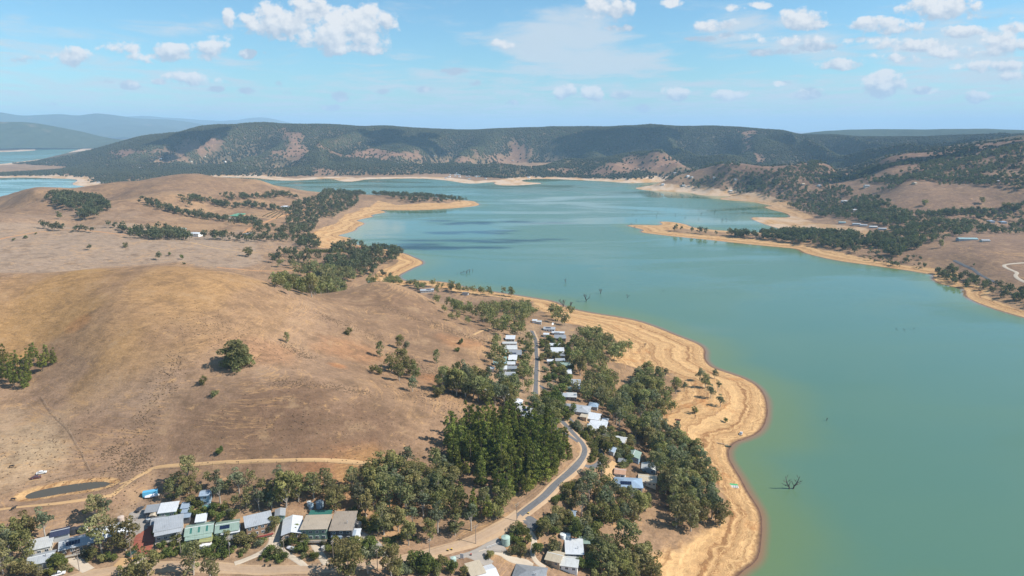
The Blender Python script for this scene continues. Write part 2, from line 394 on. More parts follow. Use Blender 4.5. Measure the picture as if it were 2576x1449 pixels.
def _interp(G, x, y):
    x, y = np.asarray(x, float), np.asarray(y, float)
    fa = np.clip((np.arctan2(x, y) - AZ0) / (AZ1 - AZ0) * (NA - 1), 0, NA - 1.001)
    fl_ = np.clip((np.log(np.maximum(np.hypot(x, y), D0)) - lds[0]) / (lds[-1] - lds[0]) * (ND - 1), 0, ND - 1.001)
    i, j = fl_.astype(int), fa.astype(int)
    a, b = fl_ - i, fa - j
    return (G[i, j] * (1 - b) + G[i, j + 1] * b) * (1 - a) + (G[i + 1, j] * (1 - b) + G[i + 1, j + 1] * b) * a
def height(x, y): return _interp(HZ, x, y)
def shore_at(x, y): return _interp(SH, x, y)

TD = np.exp(np.linspace(math.log(120), math.log(30000), 5200))
def at(u, v, water=True):
    """the ground point seen at photograph position (u, v)"""
    az, te = ray(u, v)
    zr = CAM_Z + TD * te
    hg = height(np.sin(az) * TD, np.cos(az) * TD)
    if water:
        hg = np.maximum(hg, 0)
    k = np.argmax(zr <= hg)
    if k == 0:
        k = len(TD) - 1 if zr[0] > hg[0] else 1
    f0, f1 = zr[k - 1] - hg[k - 1], zr[k] - hg[k]
    t = f0 / (f0 - f1) if f0 != f1 else 0
    d = TD[k - 1] + (TD[k] - TD[k - 1]) * min(max(t, 0), 1)
    x, y = math.sin(az) * d, math.cos(az) * d
    return Vector((x, y, float(height(x, y))))
def atw(pl):
    return np.array([at(u, v)[:2] for u, v in pl])
def proj(x, y, z):
    cp, sp = math.cos(PITCH), math.sin(PITCH)
    zz_ = z - CAM_Z
    dep = y * cp - zz_ * sp
    up = y * sp + zz_ * cp
    return W / 2 + F * x / dep, H2 / 2 - F * up / dep, dep
def mpp(p):
    """metres per traced pixel at a point"""
    return proj(p[0], p[1], p[2])[2] / F

# ------------------------------------------------------------------ materials
def new_mat(name):
    m = bpy.data.materials.new(name)
    m.use_nodes = True
    m.node_tree.nodes.clear()
    t = NT(m.node_tree)
    out = t.n('ShaderNodeOutputMaterial')
    b = t.n('ShaderNodeBsdfPrincipled')
    t.t.links.new(b.outputs[0], out.inputs[0])
    return m, t, b
def attr(t, name, fac=True):
    return t.n('ShaderNodeAttribute', attribute_name=name).outputs['Fac' if fac else 'Color']
MATS = {}
def paint(name, col, rough=.6, metal=0.0, var=.12, scale=1.2, stripes=0.0, axis=0):
    """a plain surface with uneven weathering, optionally ribbed sheet metal along local axis"""
    if name in MATS:
        return MATS[name]
    m, t, b = new_mat(name)
    g = t.n('ShaderNodeTexCoord').outputs['Object']
    inf = t.n('ShaderNodeObjectInfo').outputs['Random']
    n1 = t.noise(t.vec('ADD', g, (3.1, 1.7, .3)), scale, 4, .6)
    n2 = t.noise(g, scale * .22, 2, .5)
    f = t.math('ADD', t.math('MULTIPLY_ADD', n1, var * 1.6, 1 - var * .8), t.math('MULTIPLY_ADD', n2, var * 1.6, -var * .8))
    f = t.math('MULTIPLY', f, t.math('MULTIPLY_ADD', inf, .14, .93))
    st_ = t.ss(t.noise(t.vec('MULTIPLY', g, (1.0, .25, .6)), .9, 4, .75), .55, .70)
    f = t.math('MULTIPLY', f, t.math('MULTIPLY_ADD', st_, -var * 1.5, 1.0))
    if stripes:
        sx = t.n('ShaderNodeSeparateXYZ', ins={0: g}).outputs[axis]
        w = t.math('SINE', t.math('MULTIPLY', sx, 2 * math.pi / stripes))
        f = t.math('MULTIPLY', f, t.math('MULTIPLY_ADD', w, .05, .97))
    t.put(b.inputs['Base Color'], t.vec('SCALE', (*col,), f))
    b.inputs['Roughness'].default_value = rough
    b.inputs['Metallic'].default_value = metal
    MATS[name] = m
    return m

# ------------------------------------------------------------------ ground colours: bare earth, dry grass, sand, litter under trees
gc = np.zeros((len(P2), 3)); hz1 = HZ.ravel(); sh1 = SH.ravel()
n1 = fbm(x_ / 95, y_ / 95, 61, 4); n2 = fbm(x_ / 26, y_ / 40, 71, 4); n3 = fbm(x_ / 330, y_ / 330, 81, 3)
def lerp(a, b, t): return a + (np.asarray(b) - a) * t[:, None]
gc[:] = (.230, .141, .082)
gc = lerp(gc, (.305, .186, .098), sstep(n1, .45, .68) * .7)
gc = lerp(gc, (.160, .098, .060), sstep(n2, .5, .7) * .6)
gc = lerp(gc, (.262, .168, .108), sstep(n3, .5, .62) * .55)
def zone(pl, soft):
    w = atw(pl)
    lo, hi = w.min(0) - soft * 2, w.max(0) + soft * 2
    k = np.where((P2 > lo).all(1) & (P2 < hi).all(1))[0]
    f = np.zeros(len(P2))
    if len(k):
        sd = np.where(in_poly(P2[k], w), 1, -1) * seg_dist(P2[k], w)
        f[k] = sstep(sd + (n2[k] - .5) * soft * 2.2, -soft, soft)
    return f
def blob(u, v, ru, col, k, sq=1.0):
    """a patch of ground of its own colour round a seen point, ru metres wide"""
    global gc
    p = at(u, v)
    r = np.hypot((x_ - p.x) / ru, (y_ - p.y) / (ru * sq))
    r = r + (n2 - .5) * 1.2
    gc = lerp(gc, col, (1 - sstep(r, .35, 1.0)) * k)
GOLD, RUST, BROWN, PALE, GREY = (.33, .190, .072), (.38, .15, .050), (.140, .082, .050), (.39, .28, .17), (.250, .172, .118)
for a in [(60,760,60,GOLD,.75,1.6),(160,740,55,GOLD,.8,1.6),(60,830,40,GOLD,.6),(230,720,40,GOLD,.5,1.5),(400,760,70,GOLD,.35,1.5),(480,700,60,GOLD,.45,1.4),(330,920,45,GOLD,.4),(620,960,30,GREY,.5),(350,990,40,GREY,.5),
          (560,1050,50,BROWN,.45),(760,1060,60,BROWN,.6),(900,1060,50,BROWN,.5),(660,1100,50,BROWN,.45),(250,1090,30,BROWN,.25),(30,1100,34,PALE,.55),(90,1160,32,PALE,.5),(20,1050,22,PALE,.4),(130,1110,24,PALE,.35),
          (1150,860,26,RUST,.32),(1090,950,22,RUST,.4),(850,920,9,RUST,.6),(880,880,30,RUST,.25),(640,880,30,RUST,.22),(200,815,10,RUST,.5),(340,1290,14,GREY,.6),(1000,760,60,BROWN,.4),(1080,830,40,BROWN,.3),
          (870,1200,30,RUST,.25),(930,1190,20,GOLD,.4),(1010,1290,22,GOLD,.35),(1010,1240,16,RUST,.3),(1230,1345,16,GOLD,.35),(300,610,150,GREY,.5),(100,640,120,GREY,.5),(560,610,170,GREY,.7),(150,560,200,GREY,.5),(700,600,120,GREY,.5),(500,450,180,BROWN,.35),(270,480,150,BROWN,.3),(650,650,90,GREY,.4)]:
    blob(*a)
gc = lerp(gc, (.285, .208, .148), zone([(-200,560),(0,560),(300,560),(480,590),(640,600),(660,660),(600,678),(560,676),(450,661),(350,667),(250,673),(130,685),(0,687),(-200,690)], 7) * .7)
gc = lerp(gc, (.258, .150, .072), zone([(-200,698),(0,696),(130,693),(250,682),(350,676),(450,670),(560,684),(650,712),(740,755),(700,850),(500,890),(300,870),(0,880),(-200,880)], 8) * .48)
# farther slopes of the right shore are a browner, duller grass
far_r = sstep(x_, 500, 900) * sstep(dd_, 900, 1500)
gc = lerp(gc, (.185, .115, .078), far_r * .75)
gc = lerp(gc, (.135, .078, .055), sstep(dd_, 2200, 2700) * sstep(hz1, 40, 80) * .75)
# sand laid bare by the falling lake
SAND = np.zeros(len(P2))
for pl, sf in [([(1600,1500),(1640,1449),(1650,1405),(1700,1372),(1790,1330),(1812,1280),(1790,1210),(1745,1140),(1690,1095),(1640,1060),(1650,1030),(1690,1005),(1720,965),(1690,935),(1620,930),(1530,908),(1540,880),(1560,862),(1490,824),(1420,810),(1378,795),(1340,754),(1280,742),(1200,730),(1140,716),(1060,703),(1150,690),(1500,760),(1800,880),(2000,1040),(1980,1500)], 9),
               ([(930,705),(955,682),(1000,663),(1012,640),(1040,630),(1110,664),(1060,690),(1010,706)], 5),
               ([(950,505),(1000,516),(1130,512),(1190,505),(1230,513),(1190,526),(1050,538),(975,540),(930,566),(905,590),(890,615),(860,628),(800,622),(780,600),(785,585),(850,560),(870,540),(930,522)], 8),
               ([(1560,563),(1640,552),(1700,556),(1740,572),(1700,578),(1660,580),(1720,588),(1850,604),(2000,619),(2100,645),(2230,664),(2340,683),(2365,698),(2400,718),(2480,752),(2576,790),(2480,790),(2340,730),(2000,650),(1600,600)], 7),
               ([(1880,540),(1990,540),(2050,560),(2180,575),(2200,590),(2100,592),(2000,592),(1900,566)], 10),
               ([(1580,470),(1700,474),(1850,482),(1960,506),(2010,540),(1990,550),(1960,530),(1860,512),(1700,492)], 12)]:
    SAND = np.maximum(SAND, zone(pl, sf))
auto = 1 - sstep(sh1 + (n1 - .5) * 40, np.clip(dd_ * .022, 10, 120), np.clip(dd_ * .036, 18, 190))
SAND = np.clip(np.maximum(SAND, auto * (sh1 > -40)), 0, 1) * (hz1 < 22)
SAND = np.maximum(SAND, (1 - sstep(pd_ + (n2 - .5) * 6, 1.5, 7)) * .8)
# litter and shade-loving scrub under the wooded parts
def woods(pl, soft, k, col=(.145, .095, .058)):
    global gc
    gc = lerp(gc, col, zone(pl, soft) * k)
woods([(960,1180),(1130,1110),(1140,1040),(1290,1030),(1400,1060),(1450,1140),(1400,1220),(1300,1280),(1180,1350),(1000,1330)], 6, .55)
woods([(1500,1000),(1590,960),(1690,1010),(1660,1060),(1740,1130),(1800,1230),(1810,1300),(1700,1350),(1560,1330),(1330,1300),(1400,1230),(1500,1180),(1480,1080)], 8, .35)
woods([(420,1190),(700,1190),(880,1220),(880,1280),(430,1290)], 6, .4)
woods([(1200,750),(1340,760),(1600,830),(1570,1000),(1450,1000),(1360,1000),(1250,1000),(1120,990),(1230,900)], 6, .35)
FARW = sstep(dd_, 2900, 3300) * sstep(hz1, 6, 20)
BROWNS = [[(710,327),(746,329),(763,342),(757,359),(775,371),(812,376),(838,381),(770,390),(768,404),(735,396),(695,396),(714,376),(733,361),(700,344)],
          [(1856,332),(1890,329),(1924,331),(1890,340),(1890,380),(1932,412),(1922,416),(1878,386),(1861,347)],
          [(1286,355),(1305,362),(1342,384),(1325,410),(1285,410),(1262,402)],
          [(1465,441),(1560,404),(1590,391),(1640,386),(1668,386),(1702,404),(1738,427),(1690,434),(1600,434),(1550,442),(1500,440)],
          [(386,384),(476,353),(552,345),(558,361),(500,379),(440,387)], [(262,385),(318,375),(365,383),(305,400)],
          [(834,385),(900,377),(1000,384),(1070,395),(1040,406),(960,401),(880,399)], [(796,424),(842,424),(858,436),(796,440)], [(1195,395),(1250,388),(1290,398),(1230,404)], [(1380,425),(1450,422),(1440,432),(1370,434)], [(640,385),(700,386),(690,396),(640,396)], [(390,402),(440,395),(470,405),(420,415)], [(1140,405),(1190,400),(1200,412),(1150,415)]]
BARE = np.zeros(len(P2))
for pl in BROWNS:
    BARE = np.maximum(BARE, zone(pl, 48))
gc = lerp(gc, (.190, .108, .072), BARE * .9)
gc = lerp(gc, (.040, .046, .026), FARW * (1 - BARE) * .8)
def town(pl, k):
    global gc
    gc = lerp(gc, (.27, .185, .115), zone(pl, 5) * k)
town([(0,1449),(0,1340),(300,1290),(420,1250),(560,1280),(900,1300),(900,1449)], .5)
town([(1240,840),(1440,800),(1450,1000),(1560,1110),(1480,1130),(1400,1050),(1280,1060),(1240,960)], .6)

gm, t, b = new_mat('dry_ground')
geo = t.n('ShaderNodeNewGeometry').outputs['Position']
col = attr(t, 'ground_colour', False)
sand, shr, chalk, dull = attr(t, 'sand'), attr(t, 'shore'), attr(t, 'chalk'), attr(t, 'dull')
gz = t.n('ShaderNodeSeparateXYZ', ins={0: geo}).outputs[2]
flatp = t.vec('MULTIPLY', geo, (1, 1, 0))
na = t.noise(geo, .75, 4, .7)          # tufts
nb_ = t.noise(geo, .12, 4, .65)        # patches
nm = t.noise(t.vec('MULTIPLY', geo, (.55, 1.0, 2.6)), .24, 6, .78)
nc = t.noise(t.n('ShaderNodeCombineXYZ', ins={0: t.math('MULTIPLY', t.n('ShaderNodeSeparateXYZ', ins={0: geo}).outputs[0], .02), 1: t.math('MULTIPLY', gz, .75), 2: t.math('MULTIPLY', t.n('ShaderNodeSeparateXYZ', ins={0: geo}).outputs[1], .012)}).outputs[0], 1.0, 4, .65, .6)   # sheep tracks along the contour
grass = t.vec('MULTIPLY', col, t.n('ShaderNodeCombineXYZ', ins={0: (f := t.math('ADD', t.math('MULTIPLY_ADD', na, 1.1, -.50), t.math('ADD', t.math('MULTIPLY', nb_, .74), t.math('MULTIPLY', nm, 1.20)))), 1: f, 2: f}).outputs[0])
trk = t.math('MULTIPLY', t.ss(t.math('ABSOLUTE', t.math('SUBTRACT', nc, .5)), .028, .0), t.ss(t.noise(geo, .02, 2), .45, .6))
grass = t.mix(t.math('MULTIPLY', trk, .62), grass, (.44, .26, .12))
ndk = t.noise(geo, .30, 4, .8)
dark = t.math('MULTIPLY', t.ss(ndk, .60, .70), t.ss(t.noise(geo, .018, 3, .6), .50, .64))
grass = t.mix(t.math('MULTIPLY', dark, .40), grass, (.075, .048, .028))
npat = t.noise(t.vec('ADD', geo, (90, 30, 0)), .055, 7, .72)
grass = t.mix(t.math('MULTIPLY', t.ss(npat, .50, .66), .55), grass, (.125, .078, .046))
grass = t.mix(t.math('MULTIPLY', t.ss(npat, .47, .33), .50), grass, (.345, .225, .125))
lt = t.math('MULTIPLY', t.ss(t.noise(t.vec('ADD', geo, (40, 9, 0)), .09, 5, .75), .57, .72), .75)
grass = t.mix(lt, grass, (.43, .255, .115))
# bare sand: bands that follow the waterline
wob = t.math('MULTIPLY_ADD', t.noise(flatp, .034, 5, .62), 26.0, t.math('MULTIPLY', t.noise(flatp, .35, 2, .5), 1.6))
sd = t.math('ADD', shr, wob)
b1 = t.noise(t.n('ShaderNodeCombineXYZ', ins={0: t.math('MULTIPLY', sd, .42), 1: t.math('MULTIPLY', nb_, 1.3)}).outputs[0], 1.0, 5, .72)
b2 = t.noise(t.n('ShaderNodeCombineXYZ', ins={0: t.math('MULTIPLY', sd, .085), 1: 4.0}).outputs[0], 1.0, 3, .5)
b3 = t.noise(t.n('ShaderNodeCombineXYZ', ins={0: t.math('MULTIPLY', sd, 1.05), 1: t.math('MULTIPLY', nb_, 3.0)}).outputs[0], 1.0, 3, .7)
bf = t.math('ADD', t.math('ADD', t.math('MULTIPLY', b1, .55), t.math('MULTIPLY', b3, .35)), t.math('MULTIPLY', b2, .32))
scol = t.mix(t.ss(bf, .47, .70), (.235, .116, .048), (.555, .345, .160))
scol = t.mix(t.math('MULTIPLY', t.ss(t.noise(flatp, .035, 4, .6), .56, .72), .55), scol, (.42, .175, .055))
scol = t.mix(t.math('MULTIPLY', t.math('MULTIPLY', t.ss(t.noise(flatp, .16, 5, .75), .60, .72), t.ss(shr, 12, 40)), .7), scol, (.60, .46, .33))
scol = t.mix(t.math('MULTIPLY', t.ss(t.noise(t.vec('MULTIPLY', flatp, (1, .6, 1)), .42, 5, .8), .60, .70), .5), scol, (.15, .09, .05))
scol = t.mix(t.ss(t.math('ADD', shr, t.math('MULTIPLY', na, 2.0)), 4.5, 1.2), scol, (.12, .066, .044))      # the wet rim
scol = t.mix(t.math('MULTIPLY', chalk, .8), scol, (.56, .43, .32))
scol = t.mix(t.math('MULTIPLY', dull, .6), scol, (.27, .165, .088))
fs = t.math('MULTIPLY_ADD', nm, 1.1, .42)
scol = t.vec('SCALE', scol, fs)
base_c = t.mix(t.ss(t.math('ADD', sand, t.math('MULTIPLY_ADD', nb_, .7, -.35)), .3, .7), grass, scol)
t.put(b.inputs['Base Color'], base_c)
b.inputs['Roughness'].default_value = .95
b.inputs['Specular IOR Level'].default_value = .1
bmp = t.n('ShaderNodeBump', ins={'Strength': .55, 'Distance': .5, 'Height': t.math('ADD', t.math('MULTIPLY', na, .8), t.math('MULTIPLY', nb_, 1.4))})
t.put(b.inputs['Normal'], bmp.outputs[0])

idx = np.arange(ND * NA).reshape(ND, NA)
gq = np.stack([idx[:-1, :-1], idx[:-1, 1:], idx[1:, 1:], idx[1:, :-1]], -1).reshape(-1, 4)[:, ::-1]
GV = np.concatenate([P2, hz1[:, None]], 1)
me = mesh_np('ground', GV, gq, gm, True, [('ground_colour', 'POINT', 'FLOAT_COLOR', np.concatenate([gc, np.ones((len(gc), 1))], 1)), ('sand', 'POINT', 'FLOAT', SAND), ('dull', 'POINT', 'FLOAT', far_r * (1 - sstep(dd_, 2000, 2600) * .6)), ('chalk', 'POINT', 'FLOAT', np.maximum(sstep(dd_, 2000, 2700), zone([(1880,540),(1990,540),(2050,560),(2180,575),(2200,590),(2100,592),(2000,592),(1900,566)], 12) * .8) * sstep(n2, .3, .6)), ('shore', 'POINT', 'FLOAT', sh1)])
struct('ground', me)

# ------------------------------------------------------------------ water
wm, t, b = new_mat('lake_water')
geo = t.n('ShaderNodeNewGeometry').outputs['Position']
shr = t.math('MULTIPLY', attr(t, 'shore'), -1)
dn = t.noise(geo, .012, 3, .55)
sh2 = t.math('MULTIPLY', shr, t.math('MULTIPLY_ADD', dn, 1.1, .45))
deep = t.mix(t.noise(t.vec('MULTIPLY', geo, (.5, 1.0, 1)), .006, 3, .5), (.068, .152, .112), (.094, .172, .108))
green = t.mix(t.ss(sh2, 4, 60), (.112, .172, .078), deep)
silt = t.mix(t.ss(sh2, .0, 7.0), (.22, .130, .068), green)
t.put(b.inputs['Base Color'], silt)
b.inputs['IOR'].default_value = 1.33
wind = t.ss(t.noise(t.vec('MULTIPLY', geo, (.30, 1.0, 1)), .0052, 5, .6, .8), .40, .60)
t.put(b.inputs['Roughness'], t.math('MULTIPLY_ADD', wind, .22, .05))
w1 = t.noise(geo, .9, 3, .6)
w2 = t.noise(t.vec('MULTIPLY', geo, (1, 2.2, 1)), .16, 2, .5)
bmp = t.n('ShaderNodeBump', ins={'Strength': t.math('MULTIPLY_ADD', wind, .34, .02), 'Distance': .35, 'Height': t.math('ADD', w1, t.math('MULTIPLY', w2, 1.2))})
t.put(b.inputs['Normal'], bmp.outputs[0])
wetq = (SH.ravel()[gq] < np.minimum(60, 8 + dd_[gq] * .02)).any(1)
keep = np.unique(gq[wetq]); remap = np.full(ND * NA, -1); remap[keep] = np.arange(len(keep))
me = mesh_np('lake', np.concatenate([P2[keep], np.zeros((len(keep), 1))], 1), remap[gq[wetq]], wm, True, [('shore', 'POINT', 'FLOAT', sh1[keep])])
struct('lake_water', me)

pm, t, b = new_mat('muddy_water')
b.inputs['Base Color'].default_value = (.085, .070, .045, 1); b.inputs['Roughness'].default_value = .08; b.inputs['IOR'].default_value = 1.33
pw = np.concatenate([POND, np.full((len(POND), 1), POND_Z)], 1)
c0 = pw.mean(0)
rim = c0 + (pw - c0) * np.array([1.04, 1.06, 1])
struct('dam_water', mesh_np('dam_water', np.concatenate([rim, c0[None]]), np.array([(i, (i + 1) % len(rim), len(rim)) for i in range(len(rim))])[:, ::-1], pm))

# ------------------------------------------------------------------ ranges beyond the lake
hm, t, b = new_mat('forested_range')
geo = t.n('ShaderNodeNewGeometry').outputs['Position']
fn = t.noise(geo, .02, 5, .75)
clr = t.ss(t.noise(geo, .0016, 4, .6), .60, .68)
t.put(b.inputs['Base Color'], t.mix(t.math('MULTIPLY', clr, .35), t.mix(fn, (.028, .040, .022), (.085, .095, .055)), (.26, .19, .13)))
b.inputs['Roughness'].default_value = 1; b.inputs['Specular IOR Level'].default_value = 0
t.put(b.inputs['Normal'], t.n('ShaderNodeBump', ins={'Strength': .8, 'Distance': 20, 'Height': fn}).outputs[0])
def range_(name, sky_pts, dc, df, db, seed, amp):
    u, v = np.array(sky_pts, float).T
    az, te = ray(u, v)
    A_ = np.linspace(az[0], az[-1], 420)
    zc = np.interp(A_, az, CAM_Z + dc * te)
    k = np.ones(15) / 15
    zc = np.convolve(np.pad(zc, 7, 'edge'), k, 'valid')
    T = np.linspace(0, 1, 70)
    TT, AA = np.meshgrid(T, A_, indexing='ij')
    D = np.where(TT < .6, df + (dc - df) * (TT / .6), dc + (db - dc) * ((TT - .6) / .4))
    prof = np.where(TT < .6, sstep(TT, -.15, .62) ** 1.1, 1 - sstep(TT, .58, 1.05))
    X, Y = np.sin(AA) * D, np.cos(AA) * D
    rg = 1 - np.abs(2 * fbm(X / (amp * 7), Y / (amp * 9), seed, 4) - 1)
    Z = prof * zc[None] + (rg - .8) * amp * np.minimum(prof * 1.6, 1) * (1 - .85 * sstep(prof, .86, 1)) - 6 * (TT == 0)
    i = np.arange(70 * 420).reshape(70, 420)
    f_ = np.stack([i[:-1, :-1], i[:-1, 1:], i[1:, 1:], i[1:, :-1]], -1).reshape(-1, 4)[:, ::-1]
    struct(name, mesh_np(name, np.stack([X, Y, Z], -1).reshape(-1, 3), f_, hm, True))
range_('hills', [(-500,300),(-200,300),(-60,304),(0,307),(60,307),(100,311),(200,330),(270,347),(330,358),(400,368),(460,372)], 10400, 9250, 13000, 5, 90)
range_('hills', [(1950,345),(2040,333),(2080,329),(2130,326),(2200,324),(2330,325),(2480,324),(2576,327),(2800,326)], 8200, 6900, 9500, 15, 70)
range_('mountains', [(-500,270),(-200,276),(0,281),(30,287),(60,291),(90,288),(150,286),(190,291),(240,284),(290,290),(350,298),(420,300),(480,307),(540,318),(600,330)], 21000, 16500, 25000, 25, 220)
range_('mountains', [(100,295),(200,292),(300,294),(370,291),(420,296),(480,299),(560,304),(600,301),(625,296),(660,294),(690,299),(710,304),(760,315),(820,330)], 29000, 26000, 34000, 35, 200)

# ------------------------------------------------------------------ roads, tracks and drives, draped on the ground
def road_mat(name, ca, cb, sc=.5, tracks=True):
    m, t, b = new_mat(name)
    geo = t.n('ShaderNodeNewGeometry').outputs['Position']
    n1, n2 = t.noise(geo, sc, 4, .7), t.noise(geo, .06, 3, .6)
    c = t.mix(t.math('MULTIPLY_ADD', n1, 1.0, t.math('MULTIPLY_ADD', n2, .9, -.45), clamp=True), ca, cb)
    if tracks:
        a = t.math('ABSOLUTE', attr(t, 'across'))
        w = t.ss(t.math('ABSOLUTE', t.math('SUBTRACT', a, .45)), .25, .05)
        c = t.mix(t.math('MULTIPLY', w, .3), c, cb)
    t.put(b.inputs['Base Color'], c)
    b.inputs['Roughness'].default_value = .9
    b.inputs['Specular IOR Level'].default_value = .2
    return m
ASPH = road_mat('worn_asphalt', (.075, .075, .08), (.145, .142, .142))
DIRT = road_mat('dirt_road', (.27, .18, .115), (.42, .30, .20))
TRACK = road_mat('sandy_track', (.36, .215, .10), (.50, .325, .165))
ORANGE = road_mat('orange_track', (.36, .165, .065), (.47, .25, .115))
VERGE = road_mat('gravel_verge', (.31, .20, .12), (.47, .335, .21), tracks=False)
CONC = road_mat('pale_concrete', (.38, .31, .23), (.50, .42, .33))
GRAV = road_mat('grey_gravel', (.22, .195, .17), (.33, .29, .25))
BRICK = road_mat('red_paving', (.24, .07, .045), (.32, .115, .08), tracks=False)
def densify(p, step):
    out = []
    for a, b in zip(p[:-1], p[1:]):
        n = max(1, int(np.hypot(*(b - a)[:2]) / step))
        out += [a + (b - a) * i / n for i in range(n)]
    return np.array(out + [p[-1]])
ROADS = []
def road(name, pl, width, mat, lift=.14, step=2.5, tree_gap=True, widths=None):
    p = atw(pl)
    w = np.array(widths if widths else [width] * len(p), float)
    pw = chaikin(np.concatenate([p, w[:, None]], 1), 2, False)
    pw = densify(pw, step)
    p, w = pw[:, :2], pw[:, 2]
    tg = np.gradient(p, axis=0)
    tg /= np.maximum(np.hypot(*tg.T), 1e-6)[:, None]
    nr = np.stack([-tg[:, 1], tg[:, 0]], -1)
    ks = np.linspace(-1, 1, 7)
    wob = 1 + (vnoise(np.arange(len(p)) * .23, np.zeros(len(p)), 5) - .5) * .25
    V = p[:, None] + nr[:, None] * (ks[None, :, None] * (w * wob * .5)[:, None, None])
    Z = height(V[..., 0], V[..., 1])
    zc = height(p[:, 0], p[:, 1])
    Z = Z * .7 + zc[:, None] * .3
    Z = np.maximum(Z, height(V[..., 0], V[..., 1])) + lift
    Z[:, 0] -= lift + .3; Z[:, -1] -= lift + .3
    i = np.arange(len(p) * 7).reshape(len(p), 7)
    f = np.stack([i[:-1, :-1], i[:-1, 1:], i[1:, 1:], i[1:, :-1]], -1).reshape(-1, 4)
    struct(name, mesh_np(name, np.concatenate([V, Z[..., None]], -1).reshape(-1, 3), f, mat, True, [('across', 'POINT', 'FLOAT', np.tile(ks, len(p)))]))
    if tree_gap:
        ROADS.append((p, float(w.max()) / 2))
R_MAIN = [(1337,832),(1342,843),(1349,860),(1348,882),(1351,906),(1349,931),(1348,967),(1347,998),(1362,1022),(1388,1040),(1412,1058),(1441,1090),(1463,1112),(1472,1129),(1469,1147),(1453,1170),(1429,1192),(1397,1219),(1376,1243),(1340,1272),(1304,1298)]
road('verge', R_MAIN, 7.6, VERGE, .08)
road('road', R_MAIN, 4.9, ASPH, .16)
R_DIRT = [(1308,1294),(1278,1315),(1242,1334),(1193,1359),(1132,1378),(1054,1398),(1005,1410),(932,1422),(810,1430),(712,1433),(615,1433),(561,1428),(464,1423),(366,1426),(293,1433),(232,1443),(195,1453),(120,1475)]
road('verge', R_DIRT, 8.6, VERGE, .07)
road('dirt_road', R_DIRT, 5.8, DIRT, .15)
road('side_road', [(1459,1164),(1478,1174),(1494,1174),(1508,1164),(1516,1150),(1512,1132),(1497,1112),(1474,1092),(1446,1066),(1428,1048)], 3.6, ASPH, .13)
road('side_road', [(1400,1076),(1414,1086),(1430,1096),(1455,1112)], 4.2, ASPH, .12)
road('side_road', [(1350,968),(1364,972),(1374,985),(1372,1000)], 4.0, ASPH, .13)
road('side_road', [(1300,1300),(1325,1306),(1345,1316),(1338,1328),(1326,1324)], 0, ASPH, .19, widths=[3, 7, 8, 5, 3])
road('drive', [(1322,1326),(1334,1338),(1344,1352),(1342,1375),(1338,1395),(1350,1415),(1372,1428)], 3.6, CONC, .12)
road('drive', [(1132,1405),(1180,1395),(1235,1375),(1262,1366)], 0, GRAV, .10, widths=[3, 3.5, 7, 11])
road('drive', [(1206,1390),(1230,1384),(1262,1392),(1276,1405),(1320,1414),(1340,1424)], 0, CONC, .15, widths=[2.6, 3.4, 3.4, 4, 7, 4])
road('drive', [(1168,1396),(1190,1398),(1215,1408),(1236,1420)], 0, GRAV, .12, widths=[3, 6, 8, 7])
road('drive', [(378,1324),(370,1345),(362,1365),(366,1382),(362,1396)], 0, BRICK, .12, widths=[11, 12, 11, 8, 6])
road('drive', [(340,1285),(350,1300),(360,1316),(376,1326)], 0, GRAV, .09, widths=[6, 12, 16, 12])
road('drive', [(362,1396),(352,1412),(340,1424)], 4, CONC, .12)
road('drive', [(160,1390),(178,1402),(200,1418),(222,1436)], 0, CONC, .11, widths=[7, 6, 6, 7])
road('drive', [(318,1405),(308,1412),(298,1426)], 6, TRACK, .10)
road('drive', [(680,1340),(685,1358),(676,1376),(655,1392),(625,1405),(590,1418)], 3.4, CONC, .12)
road('drive', [(706,1318),(700,1340),(694,1365),(708,1385),(735,1402),(758,1416),(770,1428)], 4.0, CONC, .12)
road('drive', [(785,1354),(792,1375),(808,1398),(822,1420)], 4.4, CONC, .12)
road('drive', [(900,1340),(925,1352),(948,1368),(962,1385),(972,1402)], 4.6, GRAV, .12)
road('drive', [(1546,1162),(1535,1175),(1528,1190),(1532,1202),(1560,1206)], 0, TRACK, .10, widths=[4, 5, 6, 8, 9])
road('drive', [(1440,1194),(1430,1206),(1450,1214),(1480,1222)], 3.4, TRACK, .10)
# tracks over the paddocks
road('track', [(965,1170),(930,1166),(870,1160),(800,1157),(720,1158),(640,1160),(560,1163),(490,1168),(425,1171),(385,1176),(355,1192),(325,1212),(302,1230),(282,1246)], 3.4, TRACK, .08, tree_gap=False)
road('track', [(385,1178),(340,1205),(300,1218)], 2.2, TRACK, .07, tree_gap=False)
road('track', [(282,1246),(220,1256),(130,1268),(50,1275),(-40,1287)], 2.6, TRACK, .07, tree_gap=False)
road('track', [(546,672),(566,675),(600,677),(639,681),(712,682),(773,680),(830,672)], 4.0, ORANGE, .15, 6, False)
road('track', [(-60,618),(0,600),(60,590),(118,580),(190,577),(260,585),(330,592)], 4.0, ORANGE, .15, 8, False)
road('track', [(610,590),(644,566),(688,549),(737,537),(773,525),(810,508),(830,498)], 8.0, ORANGE, .2, 8, False)
road('track', [(590,540),(650,545),(690,552),(715,540)], 4.0, TRACK, .2, 8, False)
road('track', [(480,610),(540,625),(600,632),(700,640)], 3.5, TRACK, .15, 8, False)
road('gravel_road', [(2640,660),(2576,661),(2538,664),(2522,668),(2538,677),(2562,686),(2551,694),(2576,710),(2620,722)], 6.5, CONC, .2, 5, False)
road('road', [(2400,655),(2428,669),(2450,677),(2463,690),(2480,700),(2510,712)], 5.5, ASPH, .2, 5, False)
road('track', [(1190,842),(1225,828),(1262,818),(1300,808)], 3.0, TRACK, .08, tree_gap=False)

